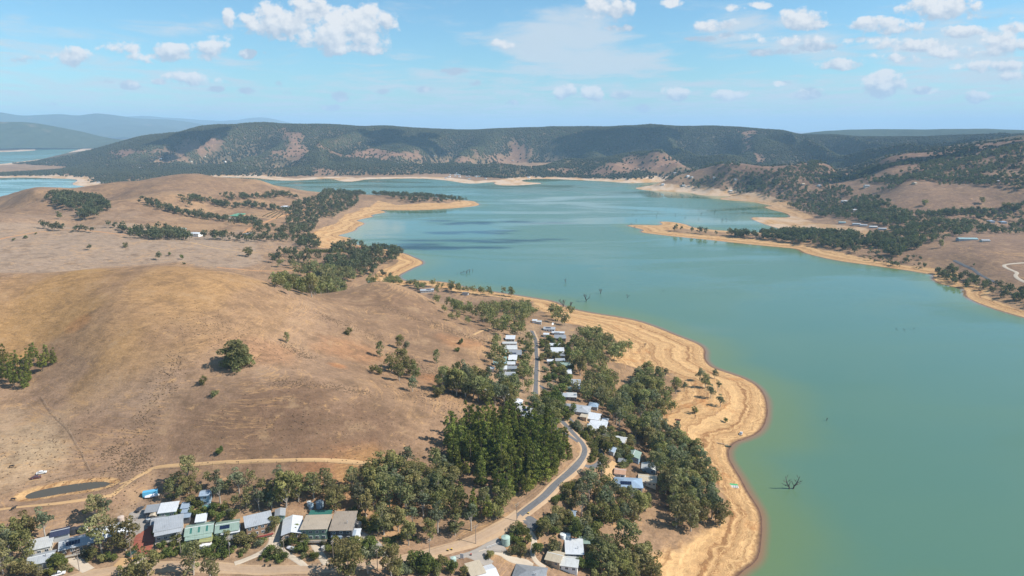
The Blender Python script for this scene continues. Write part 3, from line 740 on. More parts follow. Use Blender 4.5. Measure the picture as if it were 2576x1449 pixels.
# ------------------------------------------------------------------ shape collector
class MB:
    def __init__(s):
        s.v, s.f, s.m = [], [], []
    def poly(s, pts, faces, m=0):
        k = len(s.v)
        s.v += [tuple(p) for p in pts]
        s.f += [tuple(i + k for i in f) for f in faces]
        s.m += [m] * len(faces)
        return s
    def box(s, x0, x1, y0, y1, z0, z1, m=0):
        return s.poly([(x0,y0,z0),(x1,y0,z0),(x1,y1,z0),(x0,y1,z0),(x0,y0,z1),(x1,y0,z1),(x1,y1,z1),(x0,y1,z1)],
                      [(0,3,2,1),(4,5,6,7),(0,1,5,4),(1,2,6,5),(2,3,7,6),(3,0,4,7)], m)
    def extr(s, sec, x0, x1, m=0):
        """a (y, z) outline pushed along x"""
        n = len(sec)
        pts = [(x0, y, z) for y, z in sec] + [(x1, y, z) for y, z in sec]
        return s.poly(pts, [tuple(range(n))[::-1], tuple(range(n, 2 * n))] + [(i, (i + 1) % n, n + (i + 1) % n, n + i) for i in range(n)], m)
    def tube(s, p, r, n=6, m=0):
        p = [Vector(a) for a in p]
        rings = []
        for i, a in enumerate(p):
            d = (p[min(i + 1, len(p) - 1)] - p[max(i - 1, 0)]).normalized()
            e = d.orthogonal().normalized() if abs(d.z) < .95 else Vector((1, 0, 0))
            g = d.cross(e).normalized(); e = g.cross(d)
            rings.append([a + (e * math.cos(2 * math.pi * k / n) + g * math.sin(2 * math.pi * k / n)) * r[i] for k in range(n)])
        pts = [q_ for ring in rings for q_ in ring]
        fs = [(i * n + k, i * n + (k + 1) % n, (i + 1) * n + (k + 1) % n, (i + 1) * n + k) for i in range(len(p) - 1) for k in range(n)]
        fs += [tuple(range(n))[::-1], tuple(range((len(p) - 1) * n, len(p) * n))]
        return s.poly(pts, fs, m)
    def lathe(s, prof, n=16, m=0, c=(0, 0)):
        pts = [(c[0] + r * math.cos(2 * math.pi * k / n), c[1] + r * math.sin(2 * math.pi * k / n), z) for r, z in prof for k in range(n)]
        fs = [(i * n + k, i * n + (k + 1) % n, (i + 1) * n + (k + 1) % n, (i + 1) * n + k) for i in range(len(prof) - 1) for k in range(n)]
        fs += [tuple(range(n))[::-1], tuple(range((len(prof) - 1) * n, len(prof) * n))]
        return s.poly(pts, fs, m)
    def mesh(s, name, mats, smooth=False):
        me = bpy.data.meshes.new(name)
        me.from_pydata(s.v, [], s.f)
        for mm in (mats if isinstance(mats, (list, tuple)) else [mats]):
            me.materials.append(mm)
        me.polygons.foreach_set('material_index', s.m)
        me.polygons.foreach_set('use_smooth', [smooth] * len(s.f))
        me.update()
        return me
    def build(s, name, mats, parent=None, smooth=False):
        return obj(name, s.mesh(name, mats, smooth), parent)

def thing(name, label, cat, loc, rz=0.0, group=None, scale=1.0):
    o = bpy.data.objects.new(name, None)
    o.empty_display_size = .5
    COL.objects.link(o)
    o.location = loc; o.rotation_euler = (0, 0, rz); o.scale = (scale,) * 3
    return tag(o, label, cat, group)

RC = dict(white=(.56,.575,.59), silver=(.34,.355,.37), grey=(.24,.25,.26), dark=(.10,.105,.12), blue=(.27,.33,.40), slate=(.26,.34,.43), green=(.245,.32,.265), deepgreen=(.04,.15,.12), tan=(.38,.315,.24), brown=(.30,.245,.19), beige=(.48,.40,.29), red=(.34,.045,.06), terra=(.46,.27,.17), navy=(.035,.04,.075), olive=(.30,.30,.12), rust=(.30,.17,.11), pale=(.50,.50,.48), aqua=(.26,.38,.38))
WC = dict(cream=(.58,.52,.42), white=(.76,.75,.72), timber=(.30,.19,.12), brick=(.34,.22,.16), grey=(.40,.41,.41), dark=(.09,.09,.10), blue=(.26,.36,.44), green=(.18,.27,.20), tan=(.48,.37,.25), fawn=(.50,.44,.35))
def roofm(c): return paint('roof_' + c, RC[c], .42, .0, .20, .5, .76, 0)
def wallm(c): return paint('wall_' + c, WC[c], .75, 0, .14, .6)
GLASS = paint('window_glass', (.035, .05, .065), .12, 0, .1)
SOLAR = paint('solar_glass', (.012, .018, .045), .15, 0, .1)
METAL = paint('galvanised_metal', (.42, .43, .44), .5, .3, .2)
WOOD = paint('weathered_timber', (.26, .19, .13), .85, 0, .3)
WHITE = paint('white_paint', (.80, .80, .78), .45, 0, .08)
TRIM = paint('gutter', (.62, .63, .62), .5, 0, .1)
HOUSES = []
PANES = {}
def winmesh(w, h):
    k = (w, h)
    if k not in PANES:
        m = MB().box(-w/2, w/2, -.07, .06, 0, h, 0)
        m.box(-w/2+.1, -.05, -.09, -.05, .1, h-.1, 1).box(.05, w/2-.1, -.09, -.05, .1, h-.1, 1)
        PANES[k] = m.mesh('window', [WHITE, GLASS])
    return PANES[k]
def put(me, name, parent, loc, rz=0.0):
    o = obj(name, me, parent)
    o.location = loc; o.rotation_euler = (0, 0, rz)
    return o
def house(label, u, v, wpx, dep, rot, roof='gable', rc='white', wc='cream', opt='', h=2.9, cat='house', name='house', pitch=.28, group=None):
    p = at(u, v)
    s = mpp(p)
    rz = math.radians(rot)
    w = wpx * s / max(.75, abs(math.cos(rz))) * .94
    if roof == 'gabley':
        rz += math.pi / 2; w, dep = dep, w
    HOUSES.append((p.x, p.y, max(w, dep) * .56))
    o = thing(name, label, cat, p, rz, group)
    y0, y1 = -dep / 2, dep / 2
    ov, th = .55, .16
    lo = -3.5
    if 'T' in opt: h = h + 2.4
    if roof in ('gable', 'gabley'):
        r = pitch * dep / 2
        k = r / (dep / 2)
        ws = [(y0, lo), (y1, lo), (y1, h), (0, h + r), (y0, h)]
        rs = [(y0 - ov, h - ov * k + .05), (0, h + r + .05), (y1 + ov, h - ov * k + .05), (y1 + ov, h - ov * k + .05 + th), (0, h + r + .05 + th), (y0 - ov, h - ov * k + .05 + th)]
    elif roof in ('skill', 'flat'):
        k = -pitch * .45 if roof == 'skill' else .03
        za, zb = h - k * dep / 2, h + k * dep / 2
        za, zb = (h, h - k * dep) if k < 0 else (h + .2, h)
        kk = (zb - za) / dep
        ws = [(y0, lo), (y1, lo), (y1, zb), (y0, za)]
        rs = [(y0 - ov, za - ov * kk + .05), (y1 + ov, zb + ov * kk + .05), (y1 + ov, zb + ov * kk + .05 + th), (y0 - ov, za - ov * kk + .05 + th)]
    if roof == 'hip':
        r = pitch * dep / 2
        MB().box(-w/2, w/2, y0, y1, lo, h).build('wall', wallm(wc), o)
        a, b_ = w / 2 + ov, dep / 2 + ov
        e = max(w / 2 - dep / 2, .4)
        z0, z1 = h - .1, h + r + .15
        MB().poly([(-a,-b_,z0),(a,-b_,z0),(a,b_,z0),(-a,b_,z0),(-a,-b_,z0+th),(a,-b_,z0+th),(a,b_,z0+th),(-a,b_,z0+th),(-e,0,z1),(e,0,z1)],
                  [(3,2,1,0),(0,1,5,4),(1,2,6,5),(2,3,7,6),(3,0,4,7),(4,5,9,8),(5,6,9),(6,7,8,9),(7,4,8)]).build('roof', roofm(rc), o)
        front = lambda y: z0 + th + (y + b_) / b_ * (z1 - z0 - th)
    else:
        MB().extr(ws, -w/2, w/2).build('wall', wallm(wc), o)
        rm = MB().extr(rs, -w/2 - ov, w/2 + ov)
        ro = rm.build('roof', roofm(rc), o)
        if roof in ('gable', 'gabley'):
            front = lambda y: h + r + .05 + th - abs(y) * k
            if w * dep > 30 and 'x' not in opt:
                MB().extr([(-.18, h + r + .24), (.18, h + r + .24), (.18, h + r + .14), (-.18, h + r + .14)], -w/2 - ov, w/2 + ov).build('ridge_cap', TRIM, o)
        else:
            front = lambda y: za + .05 + th + (y - y0) * kk
    if 'n' not in opt:
        nw = max(1, min(5, int(w / 2.6)))
        fl = [0.9] if 'T' not in opt else [.7, 3.4]
        big = w / nw > 2.2
        for z in fl:
            for i in range(nw):
                if 'G' in opt and i == 0 and z < 1: continue
                x = -w/2 + (i + .5) * w / nw
                if roof == 'gabley':
                    continue
                put(winmesh(1.5 if big else .9, 1.3), 'window', o, (x, y0 - .02, z))
        for sx in (-1, 1):
            if roof == 'gabley' and sx > 0: continue
            for i in range(max(1, min(3, int(dep / 3)))):
                y = y0 + (i + .5) * dep / max(1, min(3, int(dep / 3)))
                put(winmesh(1.5 if big else .9, 1.3), 'window', o, (sx * (w/2 + .02), y, fl[-1]), math.pi / 2 * sx)
    if 'G' in opt or 'd' in opt:
        dw = 2.6 if 'G' in opt else .9
        dx = -w / 2 + dw / 2 + .6
        m = MB().box(dx - dw/2, dx + dw/2, y0 - .1, y0 + .05, 0, 2.2)
        for i in range(4 if 'G' in opt else 1):
            m.box(dx - dw/2 + .05, dx + dw/2 - .05, y0 - .13, y0 - .09, .1 + i * .52, .55 + i * .52)
        m.build('garage_door' if 'G' in opt else 'door', paint('door_' + wc, tuple(c * .55 for c in WC[wc]), .6), o)
    if 'D' in opt:
        dd2 = 2.6
        dk = MB().box(-w/2, w/2, y0 - dd2, y0 - .06, -.25, -.05)
        n = max(3, int(w / 2.5))
        for i in range(n + 1):
            x = -w/2 + .1 + i * (w - .2) / n
            dk.box(x - .07, x + .07, y0 - dd2, y0 - dd2 + .14, lo, 1.0)
        deck = dk.build('deck', WOOD, o)
        ra = MB().box(-w/2, w/2, y0 - dd2 - .04, y0 - dd2 - .01, .25, .8).box(-w/2, w/2, y0 - dd2 - .07, y0 - dd2 + .07, .98, 1.06)
        ra.build('railing', paint('railing_' + ('red' if 'R' in opt else 'pale'), (.36, .05, .045) if 'R' in opt else (.52, .49, .44), .7), deck)
        if 'v' in opt:
            za_ = front(y0 - ov) if roof != 'hip' else h
            MB().extr([(y0 - dd2 - .3, za_ - .9), (y0 - .1, za_ - .25), (y0 - .1, za_ - .15), (y0 - dd2 - .3, za_ - .8)], -w/2, w/2).build('verandah_roof', roofm(rc), o)
    if 'S' in opt and roof != 'gabley':
        n = max(2, min(6, int(w / 2.2)))
        m = MB()
        yb, yt = y0 * .72, y0 * .22
        for i in range(n):
            x = -n * .55 + i * 1.1 + (w * .12 if 'r' in opt else -w * .1)
            m.poly([(x, yb, front(yb) + .06), (x + 1.0, yb, front(yb) + .06), (x + 1.0, yt, front(yt) + .06), (x, yt, front(yt) + .06),
                    (x, yb, front(yb) + .14), (x + 1.0, yb, front(yb) + .14), (x + 1.0, yt, front(yt) + .14), (x, yt, front(yt) + .14)],
                   [(0,3,2,1),(4,5,6,7),(0,1,5,4),(1,2,6,5),(2,3,7,6),(3,0,4,7)])
        m.build('solar_panel_array', SOLAR, o)
    if 'S' in opt and roof == 'gabley':
        m = MB()
        for i in range(3):
            x = -w * .3 + i * 1.15
            a_, b2_ = -dep * .40, -dep * .12
            m.poly([(x, a_, front(a_) + .08), (x + 1.05, a_, front(a_) + .08), (x + 1.05, b2_, front(b2_) + .08), (x, b2_, front(b2_) + .08)], [(0, 1, 2, 3)])
        m.build('solar_panel_array', SOLAR, o)
    if 'C' in opt:
        x = w * .22
        zt = front(y0 * .3)
        MB().tube([(x, y0 * .3, zt - .3), (x, y0 * .3, zt + 1.1)], [.16, .16], 8).tube([(x, y0 * .3, zt + 1.1), (x, y0 * .3, zt + 1.3)], [.28, .26], 8).build('flue', METAL, o)
    if 'L' in opt:
        m = MB()
        for i in range(3):
            x = -w * .3 + i * w * .3
            m.poly([(x - .45, y0 * .85, front(y0 * .85) + .03), (x + .45, y0 * .85, front(y0 * .85) + .03), (x + .45, y0 * .1, front(y0 * .1) + .03), (x - .45, y0 * .1, front(y0 * .1) + .03)], [(0, 1, 2, 3)])
        m.build('skylight_sheet', roofm('deepgreen'), o)
    return o

# ---- the row above the dirt road, from the left edge
HL = [
 ('pale cottage with grey roof and deck at the bottom left corner, below the flat-roofed sheds', 107,1418,50,8,24,'gable','silver','grey','DC'),
 ('long low pale shed roofs behind the bottom left cottage, under the eucalypts', 104,1382,46,9,26,'flat','pale','fawn',''),
 ('large grey-roofed house with a double row of solar panels and dark deck', 196,1376,66,9,28,'gable','silver','timber','DS'),
 ('steep navy blue shed behind the large solar house', 154,1352,34,6,28,'gable','navy','grey','n'),
 ('long white-roofed house half hidden behind two tall spreading gums', 282,1348,72,10,32,'gable','white','timber','C'),
 ('open long shed with weathered grey roof above the gravel yard', 388,1294,32,5,14,'skill','grey','dark','n'),
 ('pale blue-white cabin with timber walls at the end of the long open shed', 426,1292,40,7,14,'skill','white','green',''),
 ('small beige garden shed beside the open long shed', 390,1305,13,4,10,'gabley','beige','tan','n'),
 ('grey corrugated two-level house beside the red driveway', 428,1344,60,9,22,'skill','silver','grey','DTv'),
 ('low grey garage behind the corrugated house by the red driveway', 400,1322,27,6,20,'gable','grey','grey','G'),
 ('cream flat-roofed annexe between the corrugated house and its garden', 432,1320,22,5,20,'flat','pale','cream',''),
 ('dark cabin with pale blue roof, farthest of the three stacked in a line', 468,1286,15,4,12,'skill','blue','dark','n'),
 ('dark cabin with pale blue roof in the middle of the three stacked in a line', 470,1297,15,4,12,'skill','blue','dark','n'),
 ('dark cabin with pale blue roof, nearest of the three stacked in a line', 472,1309,15,4,12,'skill','blue','dark','n'),
 ('pale green roofed house with dark skylights and white bay verandah', 504,1344,62,9,18,'gable','green','white','DLv'),
 ('small white-roofed lean-to behind the pale green roofed house', 508,1318,22,5,16,'skill','white','grey','n'),
 ('olive-roofed carport behind the white caravan', 521,1368,26,5,14,'skill','olive','tan','n'),
 ('white house with faded green ridge and a strip of solar panels', 574,1337,52,9,18,'gable','green','white','S'),
 ('pale lower wing below the faded green ridge house', 582,1347,40,5,18,'skill','white','grey',''),
 ('pale blue two-level shed among the trees above the green tanks', 520,1264,22,5,12,'gable','blue','blue','T'),
 ('silver-roofed house with a long red balcony on a white base', 652,1334,58,8,26,'skill','silver','timber','DRT'),
 ('green-doored garage with white roof behind the round bushy tree', 706,1303,21,6,16,'gabley','silver','green','G'),
 ('bright white gabled house with glazed front and deck', 736,1336,44,14,14,'gabley','white','timber','D'),
 ('deep green roofed wing with dark skylight strips behind the tan-roofed house', 806,1311,54,6,2,'skill','deepgreen','green','L'),
 ('tan-roofed house with green side and long glazed balcony', 798,1339,66,12,3,'flat','tan','green','DT'),
 ('brown-roofed house with dark balcony at the end of the row, beside a concrete tank', 866,1339,56,13,2,'skill','brown','dark','DTC'),
 ('pale blue-roofed studio in the garden below the brown-roofed house', 850,1358,22,5,2,'flat','blue','blue','d'),
 ('white market-style cabin beside the studio below the brown-roofed house', 899,1354,13,4,2,'skill','white','white','n'),
 ('tiny blue lean-to against the white garden cabin', 889,1355,9,3,2,'skill','blue','blue','n'),
# ---- bottom right
 ('cream ribbed garage roof at the bottom edge near the green tank', 1196,1446,34,8,24,'skill','beige','cream','n'),
 ('white-roofed house cut by the bottom edge next to the ribbed garage', 1222,1456,48,10,22,'gable','white','white',''),
 ('long grey-roofed house cut by the bottom edge beside the drive', 1332,1458,80,12,-12,'hip','grey','grey','C'),
 ('white flat-roofed house with round tanks behind it, among green gums', 1444,1388,44,13,-3,'flat','white','dark','C'),
 ('green-roofed annexe attached to the white flat-roofed house', 1470,1372,24,6,-3,'flat','green','timber','n'),
 ('beige ribbed shed roof below the white flat-roofed house', 1396,1412,36,8,-22,'gable','beige','tan','G'),
 ('pale house with a blue-grey end, lowest roof before the sandy bank', 1428,1424,54,8,-12,'gable','pale','white',''),
 ('slate blue hip-roofed house on stilts with two sets of solar panels', 1580,1234,70,11,-6,'hip','slate','white','DTS'),
 ('beige-roofed house behind the slate blue house, near the shore trees', 1628,1214,44,9,-10,'gable','beige','fawn','C'),
 ('white gabled house with a lattice pergola at the edge of the shore trees', 1632,1184,35,8,-14,'gabley','pale','blue',''),
 ('white garage with terracotta roof and dark door above the slate house', 1560,1196,26,7,-14,'gable','terra','white','G'),
 ('small blue shed roof alone among the trees above the round tanks', 1440,1302,13,4,-20,'gable','blue','blue','n'),
 ('small grey round-topped shed beside yellow-green bushes', 1566,1168,18,5,-18,'gable','grey','grey','n'),
 ('grey-green gabled house close to the shore gums', 1594,1154,30,9,-20,'gabley','green','blue',''),
 ('small pale blue garage beside the lower lane', 1540,1142,12,6,-24,'gabley','blue','grey','n'),
 ('fawn tiled house with a dark solar panel below the white roofs', 1556,1114,33,8,-24,'gable','pale','fawn','S'),
 ('bright white long-roofed house with a small square outbuilding', 1504,1080,42,9,-18,'skill','white','white','C'),
 ('low white wing with solar panels in front of the bright white long house', 1488,1086,22,6,-18,'skill','white','cream','S'),
 ('small square white outbuilding beside the bright white long house', 1522,1066,13,5,-18,'flat','white','white','n'),
 ('white roof mottled with tree shade, between the grey hip roof and the bright white house', 1491,1058,33,8,-22,'skill','white','grey',''),
 ('small beige roof tucked beside the mottled white roof', 1469,1056,16,5,-20,'flat','beige','tan','n'),
 ('wide grey hip-roofed house behind a round hedge and a power pole', 1450,1036,68,12,-16,'hip','silver','grey','C'),
 ('grey flat-roofed half of a joined pair of dark-walled units', 1415,1003,22,8,-3,'flat','silver','dark','n'),
 ('lighter flat-roofed half of a joined pair of dark-walled units', 1438,1003,24,9,-5,'flat','pale','dark','C'),
 ('tiny dark shed near the lane end beside the joined units', 1391,1000,11,4,0,'skill','slate','dark','n'),
 ('grey-roofed house with a pale blue wall, higher of the pair above the joined units', 1446,968,30,9,-2,'flat','silver','blue','C'),
 ('blue-white roofed house just below the pale blue walled one', 1459,983,30,8,-2,'skill','white','grey',''),
 ('white gabled house nearest the pine grove, uppermost of its three', 1300,1022,23,9,-14,'gabley','white','white','C'),
 ('white house with a block of solar panels beside the pine grove', 1321,1040,34,9,-24,'gable','pale','white','Sr'),
 ('white roof glimpsed behind the tops of the pines', 1334,1056,34,8,-20,'gable','white','white',''),
 ('white cottage uphill from the solar house, half behind gums', 1269,1002,26,8,-20,'gable','pale','white',''),
 ('white hip roof deep among the gums above the pine grove', 1238,986,34,8,-8,'hip','pale','cream',''),
# ---- along the sealed road, west side from the far end
 ('white skillion-roofed house at the far end of the hill-side road row', 1284,857,23,8,-4,'skill','white','fawn',''),
 ('two pale low roofs second in the hill-side road row', 1282,870,36,6,0,'flat','pale','white',''),
 ('long tan-walled house with pale roof, third in the hill-side road row', 1284,883,34,8,0,'skill','pale','tan','D'),
 ('grey-roofed house with two small sets of solar panels and a tall dark side', 1296,896,32,9,0,'skill','grey','dark','S'),
 ('white narrow-fronted house behind a clipped hedge', 1290,909,20,9,-4,'skill','white','cream',''),
 ('long pale aqua roof behind tall trees in the hill-side road row', 1258,920,34,6,3,'flat','aqua','blue',''),
 ('white gabled house attached to the end of the aqua roof', 1286,921,19,7,0,'gable','white','cream',''),
 ('grey-roofed house with a white lean-to, second nearest of the hill-side road row', 1286,933,28,7,0,'flat','grey','grey','D'),
 ('silver gabled house with timber wall, nearest of the hill-side road row', 1283,950,26,10,-2,'gable','silver','timber','D'),
# ---- east side from the far end
 ('grey house under a satellite dish at the far end of the lake-side road row', 1382,832,29,8,-6,'gable','silver','white','S'),
 ('small white roof at the roadside under the satellite dish house', 1374,847,13,6,-8,'flat','white','white','n'),
 ('white low roofs with solar panels among hedges, second of the lake-side road row', 1404,843,32,6,-6,'flat','white','grey','S'),
 ('mid grey skillion house standing clear, third of the lake-side road row', 1409,855,29,8,-2,'skill','grey','dark',''),
 ('pale roofs behind a dark conifer in the lake-side road row', 1396,874,27,7,-2,'flat','white','blue',''),
 ('white-roofed house with a verandah behind the dark conifer', 1402,888,33,8,-2,'skill','white','grey','Dv'),
 ('grey low roof above a tall shrub, upper of two alike', 1408,900,25,7,-1,'flat','grey','tan',''),
 ('grey low roof with a pale wall, lower of two alike', 1409,913,23,7,-1,'flat','silver','cream',''),
 ('white dome-like carport beside the lower grey roof', 1384,914,15,5,0,'gable','white','white','n'),
 ('stepped pale green roofs below the two grey roofs', 1422,925,24,6,0,'skill','green','grey',''),
 ('small white roof splashed with tree shade beyond the lane', 1430,944,14,8,-2,'skill','white','white','n'),
 ('small white shed behind the nearest hill-side road house', 1264,948,12,5,-4,'gable','white','white','n'),
 ('bluish tiled roof peeping out behind the wide grey hip roof', 1493,1027,22,8,-14,'hip','slate','grey','n'),
 ('low white roof under trees where the sealed road tops out', 1345,812,11,6,-6,'flat','white','white','n'),
 ('pale flat roof beside the low white one at the road top', 1356,815,12,6,-6,'flat','pale','grey','n'),
 ('green lean-to behind the pale blue walled house', 1433,984,10,4,0,'flat','green','green','n'),
 ('tiny cream shed beside the aqua roof', 1238,934,9,4,0,'gable','pale','cream','n'),
 ('white lean-to attached to the grey-roofed house by the clipped hedge', 1270,934,9,6,0,'skill','white','white','n'),
 ('dark carport beside the lower grey roof of the lake-side row', 1437,926,11,5,0,'flat','dark','dark','n'),
# ---- farther off
 ('grey house with a large solar roof and long grey wing by the bay', 1074,734,34,9,14,'gable','silver','grey','Sr'),
 ('dark low-roofed open shelter beside the sandy shore', 1171,742,15,7,-8,'flat','dark','grey','n'),
 ('sprawling red-roofed house above the bay with a white terrace', 897,628,40,15,-6,'hip','red','white','',),
 ('white farmhouse with pale green roof beside tall trees in the paddock', 452,579,28,13,-4,'hip','green','white',''),
 ('bright white farmhouse in front of the windbreak row', 490,594,32,14,-4,'hip','white','white','T'),
 ('white farmhouse at the right end of the windbreak row', 622,591,18,12,-6,'hip','white','cream',''),
 ('pale farm sheds beside the green tennis court', 585,553,18,10,6,'gable','beige','tan',''),
 ('white house between the vineyard and the tree belt', 718,522,21,14,-6,'hip','white','grey',''),
 ('long grey packing shed on the saddle before the far water', 806,473,26,14,-2,'gable','grey','grey','n'),
 ('white cottage beside the long grey packing shed', 837,475,9,9,0,'gable','white','white','n'),
 ('long green-roofed farm building on the right-hand paddock crest', 2432,604,48,12,-4,'gable','aqua','grey','n',),
 ('white shed with cream wall beside the green-roofed farm building', 2477,608,20,9,-4,'gable','silver','cream','n'),
 ('beige-roofed house among the gums above the peninsula', 2267,600,15,10,0,'hip','beige','tan','n'),
 ('white house on the knoll with a wide verandah across the bay', 2125,508,16,13,0,'hip','white','white','n'),
 ('pale two-storey house on the ridge line among trees across the bay', 2180,471,13,10,0,'gable','silver','cream','Tn'),
 ('small white house in the valley below the knoll across the bay', 2149,530,11,10,0,'hip','white','white','n'),
 ('blue-grey roofed house at the far right among orchard trees', 2492,559,15,11,0,'hip','blue','grey','n'),
 ('dark slate roofed house right of the blue-grey roofed one', 2522,561,16,11,0,'hip','slate','grey','n'),
]
for r in HL:
    house(*r)
for i, (u, v, w_) in enumerate([(2118,562,16), (2154,566,18), (2172,569,16), (2196,573,18), (2219,578,18)]):
    house('long silver cabin in the line of cabins along the drained flat', u, v, w_, 9, -16, 'gable', ('aqua', 'silver', 'silver', 'pale', 'silver')[i], 'grey', 'n', cat='cabin', name='cabin', group='cabins along the drained flat')
rr = random.Random(3)
for i in range(34):                                   # the far village on the opposite shore
    u, v = rr.uniform(1120, 1226), 0
    v = rr.uniform(432 + abs(u - 1190) * .10, 452 + min(0, (u - 1190)) * .02)
    house('tiny pale roof in the tight village on the far shore', u, v, rr.uniform(3.2, 5.5), rr.uniform(7, 11), rr.uniform(-30, 30), 'gable', rr.choice(['white', 'white', 'aqua', 'blue', 'pale', 'silver']), rr.choice(['white', 'cream', 'grey']), 'nx', group='village roofs on the far shore')
for i, (u, v) in enumerate([(180,414),(160,432),(186,432),(405,400),(413,414),(515,395),(565,407),(352,423),(372,430),(480,407),(502,418),(578,414),(630,424),(740,407),(825,410),(864,417),(924,406),(1003,410),(1060,418),(1090,392),(620,424),(262,445),(248,460),(258,461),(1325,428),(1330,447),(1608,427),(1290,404),(1575,437),(1697,436),(1730,444),(1740,447),(1668,465),(1797,448),(1850,453),(1720,468),(1838,482),(2020,465),(2060,468),(2300,463),(2510,458)]):
    house('lone pale roof showing among the trees of the far slopes', u, v, rr.uniform(4.5, 8), rr.uniform(9, 13), rr.uniform(-25, 25), 'gable', rr.choice(['white', 'white', 'pale', 'beige', 'silver']), rr.choice(['white', 'cream', 'tan']), 'nx', group='lone roofs among the far trees')

# ------------------------------------------------------------------ smaller things
def tank(label, u, v, dia, h, col, group=None, stand=0.0, lid=True):
    p = at(u, v)
    o = thing('water_tank', label, 'water tank', p, 0, group)
    m = paint('tank_%02d%02d%02d' % tuple(int(c * 99) for c in col), col, .55, 0, .15)
    r = dia / 2
    z = stand - .3
    MB().lathe([(r, z), (r, z + h * .33), (r * 1.012, z + h * .35), (r, z + h * .37), (r, z + h * .68), (r * 1.012, z + h * .7), (r, z + h * .72), (r, z + h)], 20).build('shell', m, o)
    MB().lathe([(r * 1.03, z + h + .01), (r * 1.03, z + h + .08), (r * .15, z + h + r * .28), (r * .12, z + h + r * .28 + .12)], 20).build('lid', m, o)
    if stand:
        s = MB()
        for sx in (-.7, .7):
            for sy in (-.7, .7):
                s.box(sx * r - .08, sx * r + .08, sy * r - .08, sy * r + .08, -1.5, stand - .46)
        s.box(-r, r, -r, r, stand - .45, stand - .31)
        s.build('stand', WOOD, o)
    HOUSES.append((p.x, p.y, r + .5))
for a in [('black tank behind the large solar house, left of its twin', 184,1341,3.6,2.6,(.03,.03,.035)), ('black tank behind the large solar house, right of its twin', 203,1338,3.6,2.6,(.03,.03,.035)),
          ('small white tank right of the two black tanks', 216,1333,2.0,2.0,(.62,.6,.56)), ('pinkish beige tank behind the long white-roofed house', 305,1311,2.8,2.6,(.50,.40,.33)), ('grey dome-topped tank beside the beige garden shed', 377,1312,3.2,2.0,(.33,.36,.38)),
          ('pair-wise green tank below the pale blue shed, left one', 517,1286,2.6,2.8,(.13,.27,.24)), ('pair-wise green tank below the pale blue shed, right one', 525.5,1286,2.6,2.8,(.13,.27,.24)),
          ('round concrete tank at the corner of the brown-roofed house', 902,1326,3.2,2.6,(.30,.27,.24)), ('pale open-topped tank standing under the gums behind the row', 778,1271,2.2,2.2,(.60,.60,.58)), ('blue-grey tank in front of the pale open-topped one', 783,1278,2.6,2.6,(.25,.33,.38)),
          ('ribbed dark blue tank under the spreading gum behind the row', 805,1276,3.8,3.4,(.20,.26,.31)), ('flat white tank at the back of the deep green roof', 784,1299,3.4,1.4,(.62,.64,.65)), ('silver tank with a coiled top beside the terraced drive', 814,1383,2.2,1.8,(.55,.52,.50)),
          ('large pale green tank inside the railed gravel pen', 1272,1368,4.4,4.0,(.36,.47,.40)), ('white ribbed tank, left of two behind the flat-roofed house', 1416,1352,3.2,2.2,(.66,.68,.66)), ('white ribbed tank, right of two behind the flat-roofed house', 1428,1352,3.2,2.2,(.66,.68,.66)),
          ('green tank, upper of two beside the narrow-fronted house', 1270,905,3.4,2.6,(.22,.33,.28)), ('pale tank left of the green one beside the dark-sided house', 1262,886,3.0,2.4,(.55,.60,.54)), ('green tank behind the dark-sided house', 1271,887,3.4,2.6,(.24,.36,.29)),
          ('green tank on the knoll crest, left of its twin', 927,711,3.4,2.8,(.22,.33,.28)), ('green tank on the knoll crest, right of its twin', 931.5,711,3.4,2.8,(.22,.33,.28))]:
    tank(*a)
tank('pale green tank raised on a timber stand near the bottom drive', 1141, 1424, 2.6, 2.2, (.40, .50, .44), stand=2.4)

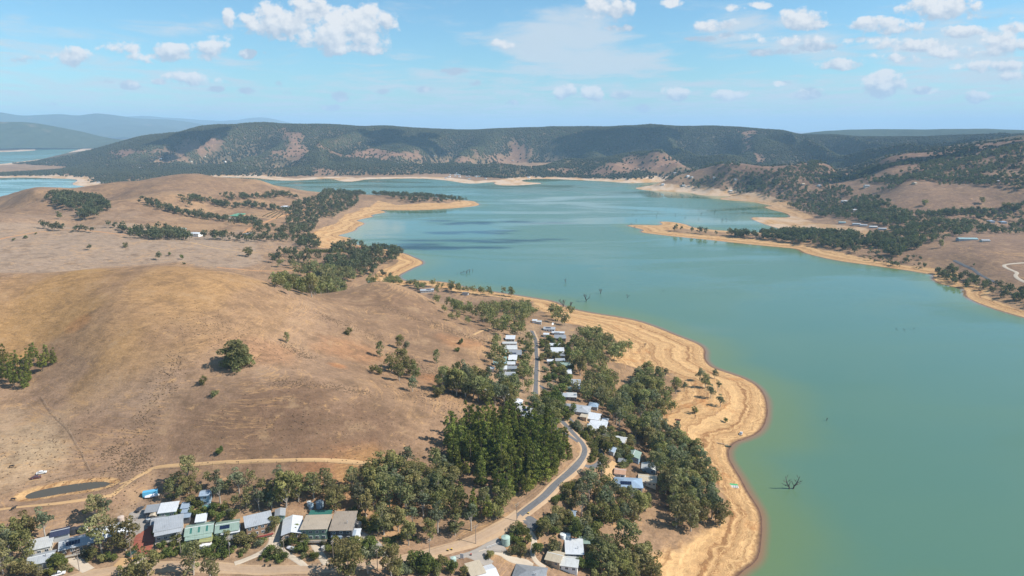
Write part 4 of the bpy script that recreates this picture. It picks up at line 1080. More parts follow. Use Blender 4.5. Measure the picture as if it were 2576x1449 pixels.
RUBBER = paint('tyre_rubber', (.02, .02, .02), .9)
def car(label, u, v, rz, col, kind='sedan', cat='car', L=4.6):
    p = at(u, v)
    o = thing('parked_' + ('ute' if kind == 'ute' else 'car'), label, cat, p, math.radians(rz))
    pm_ = paint('car_%02d%02d%02d' % tuple(int(c * 99) for c in col), col, .25, 0, .06)
    a, w = L / 2, .9
    if kind == 'ute':
        prof = [(-a, .35), (a, .35), (a, .85), (a * .5, 1.0), (-a, 1.0)]
        roof = [(a * .48, 1.0), (a * .22, 1.65), (-a * .12, 1.65), (-a * .18, 1.0)]
    else:
        prof = [(-a, .3), (a, .3), (a, .72), (a * .45, .92), (-a * .7, .95), (-a, .82)]
        roof = [(a * .42, .93), (a * .12, 1.42), (-a * .42, 1.42), (-a * .75, .94)]
    def ex(sec, hw, taper=1.0):
        n = len(sec)
        zs = [z for x, z in sec]
        f = lambda z: hw * (1 - (1 - taper) * (z - min(zs)) / max(.01, max(zs) - min(zs)))
        return [(x, -f(z), z) for x, z in sec] + [(x, f(z), z) for x, z in sec], [tuple(range(n)), tuple(range(n, 2 * n))[::-1]] + [(i, n + i, n + (i + 1) % n, (i + 1) % n) for i in range(n)]
    body = MB().poly(*ex(prof, w)).poly(*ex(roof, w * .97, .8)).build('body', pm_, o)
    g = MB()
    cx = (roof[0][0] + roof[-1][0]) / 2
    sec = [(cx + (x - cx) * .93 + .02, z + (-.07 if z > 1.2 else .08)) for x, z in roof]
    g.poly(*ex(sec, w * .985, .83))
    g.build('window_band', GLASS, o)
    fr = roof[0], roof[1]
    MB().poly([(fr[0][0] - .02, -.7, 1.0), (fr[0][0] - .02, .7, 1.0), (fr[1][0] + .06, .6, fr[1][1] - .08), (fr[1][0] + .06, -.6, fr[1][1] - .08)], [(0, 1, 2, 3)]).build('windscreen', GLASS, o)
    for sx in (-1, 1):
        for sy in (-1, 1):
            wl = MB().tube([(sx * a * .62, sy * .80, .33), (sx * a * .62, sy * .95, .33)], [.33, .33], 12)
            wh = wl.build('wheel', RUBBER, o)
            MB().tube([(sx * a * .62, sy * .90, .33), (sx * a * .62, sy * .965, .33)], [.18, .18], 10).build('rim', METAL, wh)
    if kind == 'ute':
        MB().box(-a + .1, -a * .22, -.78, .78, 1.003, 1.02).build('tray', paint('tray_liner', (.06, .06, .065), .8), o)
    for sy in (-.6, .6):
        MB().box(a - .03, a + .03, sy - .18, sy + .18, .6, .75).build('headlight', paint('lamp_glass', (.7, .7, .66), .2), o)
car('white utility parked on the bare sand near the water', 1864, 1092, 62, (.80, .80, .80), 'ute', 'utility', 5.2)
car('white abandoned car lying in the dry paddock', 105, 1191, 24, (.72, .70, .66))
car('rusty maroon car wreck below the white one in the paddock', 91, 1203, 28, (.13, .045, .04))
car('dark red car parked beside the drive of the narrow white house', 1303, 921, -14, (.08, .02, .025))
car('dark blue car in the yard of the dark-sided house', 1321, 884, 40, (.03, .04, .07))
car('white van at the bottom edge near the bottom left cottage', 148, 1446, 30, (.78, .78, .78), 'ute', 'van', 5.0)
car('dark car in the gravel yard of the long open shed', 352, 1283, 80, (.05, .05, .055))
car('red car at the side of the brown-roofed house', 884, 1341, 20, (.32, .03, .03))
car('dark green car in shade beside the hedge and street pole', 331, 1395, 70, (.02, .05, .03))

def caravan(label, u, v, rz, L, col=(.78, .78, .76)):
    o = thing('caravan', label, 'caravan', at(u, v), math.radians(rz))
    a = L / 2
    MB().extr([(-1.1, .5), (1.1, .5), (1.15, 1.2), (1.1, 2.3), (.9, 2.6), (-.9, 2.6), (-1.1, 2.3), (-1.15, 1.2)], -a, a).build('body', paint('caravan_shell', col, .35, 0, .06), o)
    for x in (-a * .5, a * .3):
        put(winmesh(1.2, .8), 'window', o, (x, -1.15, 1.35))
    for sy in (-1, 1):
        MB().tube([(0, sy * .95, .33), (0, sy * 1.12, .33)], [.33, .33], 12).build('wheel', RUBBER, o)
    MB().box(a, a + 1.2, -.06, .06, .45, .55).build('drawbar', METAL, o)
    MB().box(-a * .6, a * .5, -.6, .6, 2.605, 2.72).build('roof_hatch', WHITE, o)
caravan('white caravan parked in front of the olive carport', 518, 1381, 8, 5.2)
caravan('white caravan on the sand at the edge of the shore gums', 1657, 1062, -16, 5.6)

def boat(label, u, v, rz, L, cover):
    o = thing('covered_boat' if cover else 'dinghy', label, 'boat', at(u, v), math.radians(rz))
    st = [(-.5, .42, .75), (-.2, .5, .72), (.1, .48, .74), (.35, .30, .82), (.5, .02, .95)]
    m = MB()
    rings = []
    for x, hw, z in st:
        rings += [(x * L, -hw * L * .36, z), (x * L, -hw * L * .22, .28), (x * L, 0, .12), (x * L, hw * L * .22, .28), (x * L, hw * L * .36, z)]
    fs = [(i * 5 + k, i * 5 + k + 1, (i + 1) * 5 + k + 1, (i + 1) * 5 + k) for i in range(4) for k in range(4)] + [(0, 1, 2, 3, 4)]
    m.poly(rings, fs).build('hull', WHITE if cover else paint('green_hull', (.10, .17, .12), .5), o)
    if cover:
        c = []
        for i, (x, hw, z) in enumerate(st):
            top = [.35, .75, .95, .4, .05][i]
            c += [(x * L, -hw * L * .37, z - .08), (x * L, -hw * L * .2, z + top * .7), (x * L, 0, z + top), (x * L, hw * L * .2, z + top * .7), (x * L, hw * L * .37, z - .08)]
        MB().poly(c, fs).build('cover', paint('boat_cover', (.78, .76, .78), .8, 0, .2), o)
        for sy in (-1, 1):
            MB().tube([(-.3, sy * L * .17, .25), (-.3, sy * (L * .17 + .18), .25)], [.3, .3], 10).build('trailer_wheel', RUBBER, o)
    else:
        for x in (-.25, .1):
            MB().box(x * L - .15, x * L + .15, -.5, .5, .55, .6).build('thwart', WOOD, o)
boat('white covered speedboat on its trailer beside the curved drive', 738, 1383, -22, 6.5, True)
boat('white tarpaulined boat beside the blue shipping container', 383, 1250, 20, 6.5, True)
boat('small green dinghy drawn up where the shore bends inward', 1832, 1124, -20, 4.5, False)
o = thing('rusty_skiff', 'rust red skiff lying alone on the open sand', 'boat', at(1705, 1057), math.radians(-20))
MB().extr([(-.8, .1), (.8, .1), (1.0, .6), (.85, .6), (.7, .25), (-.7, .25), (-.85, .6), (-1.0, .6)], -2.2, 2.2).build('hull', paint('rusty_iron', (.17, .05, .03), .9, 0, .3), o)
for x in (-1, 1):
    MB().box(x - .15, x + .15, -.82, .82, .45, .5).build('thwart', WOOD, o)

o = thing('pontoon', 'floating pontoon with a green mat and white frame stranded on the sand', 'pontoon', at(1846, 1223), math.radians(-12))
MB().box(-2.6, 2.6, .4, 2.6, .25, .45).build('green_mat', paint('green_mat', (.07, .36, .12), .8), o)
f = MB()
for x in (-2.6, -1.3, 0, 1.3, 2.4):
    f.box(x, x + .3, -2.6, .35, .2, .4)
for y in (-2.6, -1.2, .1):
    f.box(-2.6, 2.7, y, y + .3, .22, .43)
f.build('frame', WHITE, o)
MB().box(-6.5, -2.7, 1.0, 1.7, .2, .32).build('gangway', WOOD, o)
o = thing('jetty', 'thin timber landing plank reaching the green dinghy', 'jetty', at(1818, 1118), math.radians(-22))
jt = MB().box(-4.5, 4.0, -.4, .4, .5, .6)
jt.build('decking', WOOD, o)
lg = MB()
for x in (-4, -1.5, 1, 3.5):
    MB().box(x - .08, x + .08, -.35, .35, -1, .49).build('trestle', WOOD, o)

o = thing('shipping_container', 'sky blue shipping container at the paddock edge', 'container', at(379, 1246), math.radians(20))
MB().box(-3.4, 3.4, -1.2, 1.2, .05, 2.5).build('body', paint('container_blue', (.12, .42, .62), .5, 0, .1, .6, .5), o)
MB().box(-3.44, -3.4, -1.1, 1.1, .2, 2.35).build('door', paint('container_door', (.10, .36, .54), .5), o)

def pole(label, u, v, h=10.5, rz=0.0, transformer=False):
    p = at(u, v)
    o = thing('power_pole', label, 'power pole', p, math.radians(rz))
    MB().tube([(0, 0, -1), (0, 0, h)], [.17, .12], 8).build('post', paint('pole_timber', (.23, .19, .16), .9, 0, .2), o)
    for i, z in enumerate((h - .4, h - 1.5)):
        ca = MB().box(-1.2, 1.2, -.08, .08, z - .09, z + .09).build('crossarm', WOOD, o)
        for x in (-1.1, -.5, .5, 1.1):
            MB().tube([(x, 0, z + .09), (x, 0, z + .32)], [.05, .07], 6).build('insulator', WHITE, ca)
    if transformer:
        MB().lathe([(.32, h - 4.6), (.34, h - 4.5), (.34, h - 3.4), (.3, h - 3.3)], 10, c=(0, -.5)).build('transformer', METAL, o)
    return Vector((p.x, p.y, p.z + h))
PL = [pole(*a) for a in [('power pole by the concrete drive of the large solar house', 200, 1436, 10.5, 40), ('power pole beside the clipped hedge and yellow kayak', 331, 1406, 10.5, 70), ('power pole at the lower end of the red drive lawns', 457, 1405, 10.5, 70),
                         ('power pole with a transformer beside the big round bush', 578, 1400, 10.5, 70, True), ('power pole on the grass between the curved drives', 716, 1402, 10.5, 75), ('power pole in the garden below the brown-roofed house', 839, 1410, 10.5, 75),
                         ('power pole rising beside the bottom road gums', 950, 1434, 10.5, 60), ('power pole behind the dark round shrub by the dirt road', 1081, 1405, 10.5, 50), ('power pole alone on the verge of the dirt road', 1197, 1369, 10.5, 40),
                         ('power pole at the junction where the sealed road begins', 1300, 1312, 10.5, 40), ('power pole with a wide crossarm among shrubs inside the road bend', 1519, 1129, 10.5, 20, True), ('power pole in front of the wide grey hip-roofed house', 1434, 1058, 10.5, 20),
                         ('power pole at the top of the sealed road', 1359, 847, 10.5, 5), ('power pole between the lane and the joined units', 1392, 985, 9.5, 5)]]
WIRE = paint('wire', (.05, .05, .05), .6)
for i, (a, b2) in enumerate(list(zip(PL[:-5], PL[1:-4])) + [(PL[9], PL[10]), (PL[10], PL[11]), (PL[11], PL[13]), (PL[13], PL[12])]):
    d = (b2 - a); sid = Vector((-d.y, d.x, 0)).normalized()
    m = MB()
    for k in (-1.0, 1.0):
        pts_ = [a + d * t_ + sid * k - Vector((0, 0, .25 + 4 * t_ * (1 - t_) * min(2.0, d.length * .02))) for t_ in np.linspace(0, 1, 9)]
        m.tube(pts_, [.035] * 9, 4)
    tag(m.build('power_line', WIRE), ['pair of wires between the two leftmost power poles', 'pair of wires over the clipped hedge and red drive', 'pair of wires over the lawns below the grey corrugated house', 'pair of wires over the big round bush', 'pair of wires over the curved drives', 'pair of wires over the garden of the brown-roofed house', 'pair of wires over the gums by the bottom road', 'pair of wires along the dirt road past the dark round shrub', 'pair of wires ending at the junction where the sealed road begins', 'long wires crossing the sealed road to the pole inside the bend', 'wires from the road bend to the wide grey hip-roofed house', 'wires from the hip-roofed house to the joined units', 'wires along the sealed road to its top'][i], 'power line')

o = thing('satellite_dish', 'white satellite dish on a tall mast behind the far end houses', 'satellite dish', at(1390, 826), math.radians(30))
MB().tube([(0, 0, 0), (0, 0, 5.5)], [.1, .08], 8).build('mast', METAL, o)
dsh = MB()
prof = [(.05, 0), (.6, .06), (1.1, .25), (1.5, .5)]
pts_ = [(r * math.cos(2 * math.pi * k / 18), -z - .2 , 5.6 + r * math.sin(2 * math.pi * k / 18)) for r, z in prof for k in range(18)]
dsh.poly(pts_, [(i * 18 + k, i * 18 + (k + 1) % 18, (i + 1) * 18 + (k + 1) % 18, (i + 1) * 18 + k) for i in range(3) for k in range(18)]).build('dish', WHITE, o)

o = thing('sign_board', 'blank-looking white sign board beside the gravel drive', 'sign', at(1162, 1407), math.radians(-15))
MB().box(-.9, .9, -.05, .05, .5, 3.0).build('panel', WHITE, o)
for x in (-.8, .8):
    MB().box(x - .06, x + .06, .05, .15, -.5, 2.6).build('post', WOOD, o)
YEL = paint('yellow_plastic', (.62, .42, .03), .5); BLK = paint('black_plastic', (.03, .03, .03), .5)
def wbin(label, u, v, lid, group=None):
    o = thing('wheelie_bin', label, 'bin', at(u, v), 0, group)
    MB().poly([(-.24,-.27,.08),(.24,-.27,.08),(.24,.27,.08),(-.24,.27,.08),(-.3,-.35,1.0),(.3,-.35,1.0),(.3,.35,1.0),(-.3,.35,1.0)], [(0,3,2,1),(4,5,6,7),(0,1,5,4),(1,2,6,5),(2,3,7,6),(3,0,4,7)]).build('body', BLK, o)
    MB().box(-.32, .32, -.38, .38, 1.0, 1.1).build('lid', lid, o)
    for x in (-.28, .28):
        MB().tube([(x - .04, .3, .12), (x + .04, .3, .12)], [.12, .12], 8).build('wheel', RUBBER, o)
RED = paint('red_plastic', (.42, .03, .03), .5)
wbin('yellow-lidded bin on the dirt road verge, left of two', 1127, 1387, YEL); wbin('yellow-lidded bin on the dirt road verge, right of two', 1136.5, 1384.5, YEL); wbin('yellow-lidded bin beside the paved junction apron', 1329, 1294, YEL)
wbin('red-lidded bin near the gravel drive', 1185, 1398, RED); wbin('black bin at the mouth of the curved drive, left one', 666, 1425, BLK); wbin('black bin at the mouth of the curved drive, right one', 680, 1425, BLK); wbin('black bin at the foot of the terraced drive', 829, 1425, BLK)
o = thing('kayak', 'yellow kayak lying below the hedge and power pole', 'kayak', at(338, 1405), math.radians(12))
MB().tube([(-2, 0, .25), (-1.3, 0, .22), (0, 0, .22), (1.3, 0, .22), (2, 0, .25)], [.04, .26, .36, .26, .04], 10).build('hull', YEL, o)
MB().lathe([(.25, .5), (.28, .6), (.2, .6)], 10).build('cockpit_rim', BLK, o)

def cow(label, u, v, rz):
    o = thing('cow', label, 'cow', at(u, v), math.radians(rz))
    vs = [(-.9,0,1.25),(-.4,0,1.28),(.2,0,1.22),(.7,0,1.3),(1.0,0,1.5),(1.3,0,1.45),(1.62,0,1.2)]
    rs = [.30,.40,.42,.38,.24,.17,.10]
    me_ = bpy.data.meshes.new('body')
    es = [(i, i + 1) for i in range(6)]
    legs = [(0,-.95,.22),(0,-.95,-.22),(3,.68,.2),(3,.68,-.2)]
    for j, lx, ly in legs:
        k = len(vs)
        vs += [(lx, ly, .95), (lx - (.10 if j == 0 else -.02), ly, .52), (lx + (.0 if j == 0 else .02), ly, .03)]
        rs += [.15, .075, .06]
        es += [(j, k), (k, k + 1), (k + 1, k + 2)]
    k = len(vs); vs += [(-1.22, 0, 1.2), (-1.3, 0, .7)]; rs += [.04, .03]; es += [(0, k), (k, k + 1)]
    k = len(vs); vs += [(1.28, .22, 1.55), (1.28, -.22, 1.55)]; rs += [.05, .05]; es += [(5, k), (5, k + 1)]
    me_.from_pydata(vs, es, [])
    b_ = obj('body', me_, o)
    md = b_.modifiers.new('skin', 'SKIN')
    for i, r in enumerate(rs):
        me_.skin_vertices[0].data[i].radius = (r * .8, r)
    me_.skin_vertices[0].data[1].use_root = True
    b_.modifiers.new('smooth', 'SUBSURF').levels = 1
    me_.materials.append(paint('black_hide', (.025, .020, .018), .8, 0, .2))
for a in [('black cow standing above the white abandoned car', 30, 1177, 15), ('black cow on the track left of the dam', 34, 1260, 5), ('dark brown cow below the left end of the dam', 36, 1282, 60)]:
    cow(*a)

def fence(label, pl, gap=3.0, h=1.2, rails=True, mat=None, name='fence'):
    p = densify(atw(pl), gap)
    z = height(p[:, 0], p[:, 1])
    o = thing(name, label, 'fence', (p[0][0], p[0][1], z[0]))
    L = [Vector((a[0] - p[0][0], a[1] - p[0][1], zz_ - z[0])) for a, zz_ in zip(p, z)]
    mp = MB()
    for a in L:
        mp.box(a.x - .07, a.x + .07, a.y - .07, a.y + .07, a.z - .4, a.z + h)
    pm_ = mp.build('posts', mat or WOOD, o)
    pm_['kind'] = 'stuff'
    if rails:
        for k in (.45, .95):
            MB().tube([a + Vector((0, 0, h * k)) for a in L], [.05] * len(L), 4).build('rail', mat or WOOD, o)
fence('pale rail fence on the upper side of the gravel tank pen', [(1225, 1381), (1245, 1374), (1262, 1368)], 2.2, 1.4, True, WHITE)
fence('timber rail fence on the lower side of the gravel tank pen', [(1240, 1389), (1262, 1391), (1280, 1388), (1293, 1382)], 2.2, 1.4)
fence('wire fence of grey posts running down to the paddock corner above the dam', [(104, 1000), (130, 1040), (171, 1080)], 6, 1.2, True)
fence('wire fence of grey posts from the paddock corner to the dam', [(173, 1083), (200, 1130), (228, 1186)], 6, 1.2, True)
fence('post and wire fence along the upper edge of the dam', [(5, 1245), (60, 1228), (150, 1206), (228, 1190), (280, 1186)], 5, 1.2, True)
fence('post and wire fence following the track below the brown hill', [(300, 1236), (340, 1212), (388, 1182), (470, 1176), (600, 1168), (760, 1163), (950, 1172)], 6, 1.2, True)
fence('paling fence between the red drive house and the gravel yard', [(343, 1306), (360, 1299), (373, 1293)], 1.2, 1.6, True, METAL)

me = MB()
c_ = at(596, 541)
court = atw([(575, 543), (598, 537), (618, 539), (594, 546)])
zc_ = float(height(*court.T).max()) + .3
tag(MB().poly([(x, y, zc_) for x, y in court] + [(x, y, zc_ - 6) for x, y in court], [(0, 1, 2, 3), (4, 5, 6, 7), (0, 1, 5, 4), (1, 2, 6, 5), (2, 3, 7, 6), (3, 0, 4, 7)]).build('tennis_court', paint('court_green', (.10, .26, .16), .8)), kind='structure')

# ------------------------------------------------------------------ foliage
def leaf_mat(name, dark, light, alt, rough=.7):
    m, t, b = new_mat(name)
    tint = attr(t, 'tint')
    rnd = t.n('ShaderNodeObjectInfo').outputs['Random']
    geo = t.n('ShaderNodeNewGeometry').outputs['Position']
    pn = t.noise(geo, .045, 2, .5)
    mixf = t.math('ADD', t.math('MULTIPLY', t.ss(pn, .42, .64), .65), t.math('MULTIPLY_ADD', rnd, .8, -.3), clamp=True)
    c = t.mix(tint, dark, light)
    c2 = t.mix(tint, tuple(a * .42 for a in alt), alt)
    c = t.mix(mixf, c, c2)
    hs = t.n('ShaderNodeHueSaturation', ins={'Hue': t.math('MULTIPLY_ADD', rnd, .05, .478), 'Saturation': 1.0, 'Value': t.math('MULTIPLY_ADD', t.noise(geo, .11, 1), .9, t.math('MULTIPLY_ADD', t.math('FRACT', t.math('MULTIPLY', rnd, 7.13)), .45, .32)), 'Color': c})
    t.t.nodes.remove(b)
    di = t.n('ShaderNodeBsdfDiffuse', ins={'Color': hs.outputs[0]})
    tr = t.n('ShaderNodeBsdfTranslucent', ins={'Color': t.mix(1.0, hs.outputs[0], (1.0, 1.15, .6), 'MULTIPLY')})
    mx = t.n('ShaderNodeMixShader', ins={0: .38, 1: di.outputs[0], 2: tr.outputs[0]})
    t.t.links.new(mx.outputs[0], next(n_ for n_ in t.t.nodes if n_.type == 'OUTPUT_MATERIAL').inputs[0])
    return m
LG = leaf_mat('gum_leaves', (.095, .106, .046), (.305, .312, .140), (.305, .245, .125))
LG2 = leaf_mat('olive_gum_leaves', (.092, .092, .034), (.315, .300, .115), (.30, .225, .11))
LG3 = leaf_mat('grey_gum_leaves', (.088, .106, .060), (.275, .300, .180), (.235, .215, .135))
LP = leaf_mat('pine_needles', (.045, .062, .014), (.235, .265, .060), (.285, .260, .080))
LB = leaf_mat('garden_leaves', (.050, .078, .026), (.200, .245, .070), (.245, .215, .070))
LF = leaf_mat('far_leaves', (.030, .044, .024), (.118, .138, .076), (.140, .124, .074))
LM = leaf_mat('middle_distance_leaves', (.045, .058, .030), (.170, .185, .098), (.185, .155, .088))
BARK = paint('gum_bark', (.40, .35, .29), .9, 0, .35, .8)
PBARK = paint('pine_bark', (.13, .10, .075), .9, 0, .3, .8)
DEAD = paint('dead_wood', (.105, .085, .07), .9, 0, .3, .8)

def leaves(R, C, RAD, n, size, up=.25, flat_=.8):
    """n leaf sprays on every clump: verts (N,4,3), tint (N)"""
    K = len(C)
    d = R.normal(size=(K, n, 3)); d[..., 2] += up
    d /= np.linalg.norm(d, axis=-1, keepdims=True)
    rr_ = R.uniform(.55, 1.0, (K, n, 1)) ** .6
    pos = C[:, None] + d * rr_ * np.stack([RAD, RAD, RAD * flat_], -1)[:, None]
    nrm = d * .9 + R.normal(size=(K, n, 3)) * .55
    nrm /= np.linalg.norm(nrm, axis=-1, keepdims=True)
    a = np.cross(nrm, R.normal(size=(K, n, 3)))
    a /= np.maximum(np.linalg.norm(a, axis=-1, keepdims=True), 1e-6)
    b_ = np.cross(nrm, a)
    s1 = size * R.uniform(.55, 1.25, (K, n, 1)); s2 = size * R.uniform(.35, .8, (K, n, 1))
    q4 = np.stack([pos - a * s1 - b_ * s2, pos + a * s1 - b_ * s2 * .4, pos + a * s1 * .7 + b_ * s2, pos - a * s1 * .6 + b_ * s2 * .8], 2)
    tn = np.clip(R.uniform(.1, .9, (K, 1)) * .75 + R.uniform(0, .35, (K, n)), 0, 1)
    return q4.reshape(-1, 4, 3), tn.ravel()
def crown_mesh(name, q4, tn, mat):
    return mesh_np(name, q4.reshape(-1, 3), np.arange(len(q4) * 4).reshape(-1, 4), mat, False, [('tint', 'FACE', 'FLOAT', tn)])

def gum_proto(seed, h, spread, k, n=58, size=.42, mat=LG, open_=.35, low=.38, crad=(1.2, 2.1), bark=BARK, lean=.6):
    R = np.random.default_rng(seed)
    ang = np.arange(k) * 2.4 + R.uniform(0, .9, k)
    rad = spread * np.sqrt((np.arange(k) + .4) / k) * R.uniform(.6, 1.05, k)
    zc = h * (low + (1 - low) * R.uniform(open_, 1.0, k) * np.sqrt(np.clip(1 - (rad / (spread * 1.25)) ** 2, .05, 1)))
    C = np.stack([np.cos(ang) * rad + R.normal(0, .3, k), np.sin(ang) * rad + R.normal(0, .3, k), zc - .8], -1)
    RAD = R.uniform(*crad, k)
    q4, tn = leaves(R, C, RAD, n, size)
    t_ = MB()
    fk = Vector((R.normal(0, lean * .4), R.normal(0, lean * .4), h * low * .75))
    tr = .022 * h
    t_.tube([(0, 0, -1.2), (0, 0, .2), (fk.x * .4, fk.y * .4, fk.z * .5), fk], [tr * 1.5, tr * 1.15, tr, tr * .8], 7)
    for i in range(0, k, 2):
        c = Vector(C[i])
        mid = fk.lerp(c, .5) + Vector((R.normal(0, .3), R.normal(0, .3), R.uniform(-.2, .5)))
        t_.tube([fk - Vector((0, 0, .2)), mid, c], [tr * .5, tr * .3, tr * .1], 5)
    return crown_mesh('crown', q4, tn, mat), t_.mesh('trunk', bark)
def pine_proto(seed, h, rad, mat=LP, low=.16, point=.75):
    R = np.random.default_rng(seed)
    C, RAD = [], []
    nl = 9
    for i in range(nl):
        f_ = i / (nl - 1)
        r = rad * (1 - f_ ** 1.5 * point) * R.uniform(.8, 1.05)
        m = max(1, int(6.5 * (1 - f_ * .75)))
        a0 = R.uniform(0, 6.3)
        for j in range(m):
            a = a0 + j * 2 * math.pi / m + R.uniform(-.3, .3)
            rr_ = r * R.uniform(.45, .8)
            C.append((math.cos(a) * rr_, math.sin(a) * rr_, h * (low + (1 - low) * f_) + R.normal(0, .4) - .5)); RAD.append(R.uniform(1.0, 1.55) * rad / 3.6 * (1.05 - .35 * f_))
    q4, tn = leaves(R, np.array(C), np.array(RAD), 44, .42, .35, .75)
    t_ = MB().tube([(0, 0, -1.2), (R.normal(0, .2), R.normal(0, .2), h * .5), (0, 0, h * .93)], [.3, .2, .05], 7)
    for i in range(0, len(C), 3):
        c = Vector(C[i]); t_.tube([(0, 0, max(.5, c.z - .6)), c], [.09, .03], 4)
    return crown_mesh('crown', q4, tn, mat), t_.mesh('trunk', PBARK)
def bush_proto(seed, h, rad, mat=LB, size=.26, n=54):
    R = np.random.default_rng(seed)
    k = 9
    a = R.uniform(0, 6.3, k); rr_ = rad * np.sqrt(R.uniform(0, 1, k)) * .7
    C = np.stack([np.cos(a) * rr_, np.sin(a) * rr_, h * R.uniform(.25, .78, k)], -1)
    q4, tn = leaves(R, C, R.uniform(.40, .62, k) * rad, n, size, .3, .9)
    t_ = MB()
    for i in range(0, k, 3):
        t_.tube([(0, 0, -.5), tuple(C[i])], [.09, .03], 5)
    return crown_mesh('crown', q4, tn, mat), t_.mesh('stem', PBARK)
def dead_mesh(seed, h, n=5, spread=.5):
    R = random.Random(seed)
    m = MB()
    def br(p, d, L, r, lv):
        e = p + d * L
        mid = p.lerp(e, .5) + Vector((R.uniform(-1, 1), R.uniform(-1, 1), R.uniform(-.4, .6))) * L * .12
        m.tube([p, mid, e], [r * 1.5, r * 1.25, r * .95], 6 if lv < 2 else 4)
        if lv < 3:
            for _ in range(R.choice((2, 3, 3))):
                nd = (d + Vector((R.uniform(-1, 1), R.uniform(-1, 1), R.uniform(-.15, .9))) * (.85 if lv else spread * 2.1)).normalized()
                br(p.lerp(e, R.uniform(.7, 1.0)), nd, L * R.uniform(.6, .9), r * .6, lv + 1)
    br(Vector((0, 0, -1.5)), Vector((R.uniform(-.2, .2), R.uniform(-.2, .2), 1)).normalized(), h * .34, .030 * h, 0)
    return m.mesh('dead_tree', DEAD)

GUM = [gum_proto(11, 13, 3.7, 18, open_=.15, low=.28), gum_proto(12, 14, 4.0, 21, mat=LG2, open_=.05, low=.22), gum_proto(13, 12.5, 3.2, 14, mat=LG3, open_=.25, low=.35), gum_proto(14, 15, 4.3, 19, open_=.15, low=.42), gum_proto(15, 11, 4.2, 18, mat=LG2, open_=.0, low=.18),
       gum_proto(16, 14, 3.2, 16, open_=.0, low=.22), gum_proto(17, 13.5, 2.9, 13, mat=LG3, n=42, open_=.2, low=.4, crad=(.9, 1.6)), gum_proto(18, 12.5, 5.0, 24, mat=LG2, open_=.05, low=.2)]
PINE = [pine_proto(21, 17, 4.2, point=.55), pine_proto(22, 18, 3.9, point=.4), pine_proto(23, 16, 4.4, point=.35), pine_proto(24, 16, 3.6, point=.7), pine_proto(25, 17, 3.9, low=.3, point=.3)]
BUSH = [bush_proto(31, 2.6, 1.9), bush_proto(32, 3.4, 2.0), bush_proto(33, 2.0, 2.2), bush_proto(34, 4.2, 1.7), bush_proto(35, 2.6, 1.8, LG)]
TALLB = [bush_proto(41, 6.0, 2.7, LB, .36, 80), bush_proto(42, 7.5, 2.9, LB, .36, 90), bush_proto(43, 6.5, 3.0, LG2, .36, 80), bush_proto(44, 5.0, 2.5, LB, .34, 80), bush_proto(45, 6.8, 3.1, LG, .38, 80), bush_proto(46, 5.5, 2.8, LG3, .36, 80)]
GUM.append(gum_proto(19, 13.5, 6.0, 60, n=90, open_=.0, low=.14, crad=(1.7, 2.4), lean=.3))
BASEH = {'gum_tree': 13.0, 'pine_tree': 17.0, 'shrub': 2.7, 'garden_tree': 6.3}
KIND = {'gum_tree': (GUM, 'gum tree'), 'pine_tree': (PINE, 'pine tree'), 'shrub': (BUSH, 'shrub'), 'garden_tree': (TALLB, 'tree')}
def plant(kind, x, y, s, label, group=None, var=None, rz=None, sz=1.0, sink=.15):
    protos, cat = KIND[kind]
    cm, tm = protos[var if var is not None else int(RNG.integers(min(8, len(protos))))]
    o = thing(kind, label, cat, (x, y, float(height(x, y)) - sink), RNG.uniform(0, 6.3) if rz is None else rz, group)
    o.scale = (s, s, s * sz)
    put(tm, 'stem' if kind == 'shrub' else 'trunk', o, (0, 0, 0)); put(cm, 'crown', o, (0, 0, 0))
    return o

# ------------------------------------------------------------------ where the trees stand
TAKEN = []            # (x, y, r)
GRID = {}
def free(x, y, r):
    for hx_, hy_, hr in HOUSES:
        if (x - hx_) ** 2 + (y - hy_) ** 2 < (hr * .92 + r * .35) ** 2:
            return False
    i, j = int(x // 12), int(y // 12)
    for a in (-1, 0, 1):
        for b_ in (-1, 0, 1):
            for (tx, ty, tr) in GRID.get((i + a, j + b_), ()):
                if (x - tx) ** 2 + (y - ty) ** 2 < ((r + tr) * .5) ** 2:
                    return False
    P1 = np.array([x, y])
    for p, hw in ROADS:
        if np.abs(p - P1).max(1).min() < hw + 8 and np.hypot(*(p - P1).T).min() < hw + .9:
            return False
    return shore_at(x, y) > 2
def take(x, y, r):
    GRID.setdefault((int(x // 12), int(y // 12)), []).append((x, y, r))
def scatter(poly, n, r, seed, tries=30, world=None):
    R = np.random.default_rng(seed)
    w = atw(poly) if world is None else world
    lo, hi = w.min(0), w.max(0)
    out = []
    for _ in range(n * tries):
        p = R.uniform(lo, hi)
        if in_poly(p[None], w)[0] and free(p[0], p[1], r):
            take(p[0], p[1], r)
            out.append((p[0], p[1]))
            if len(out) >= n:
                break
    return out
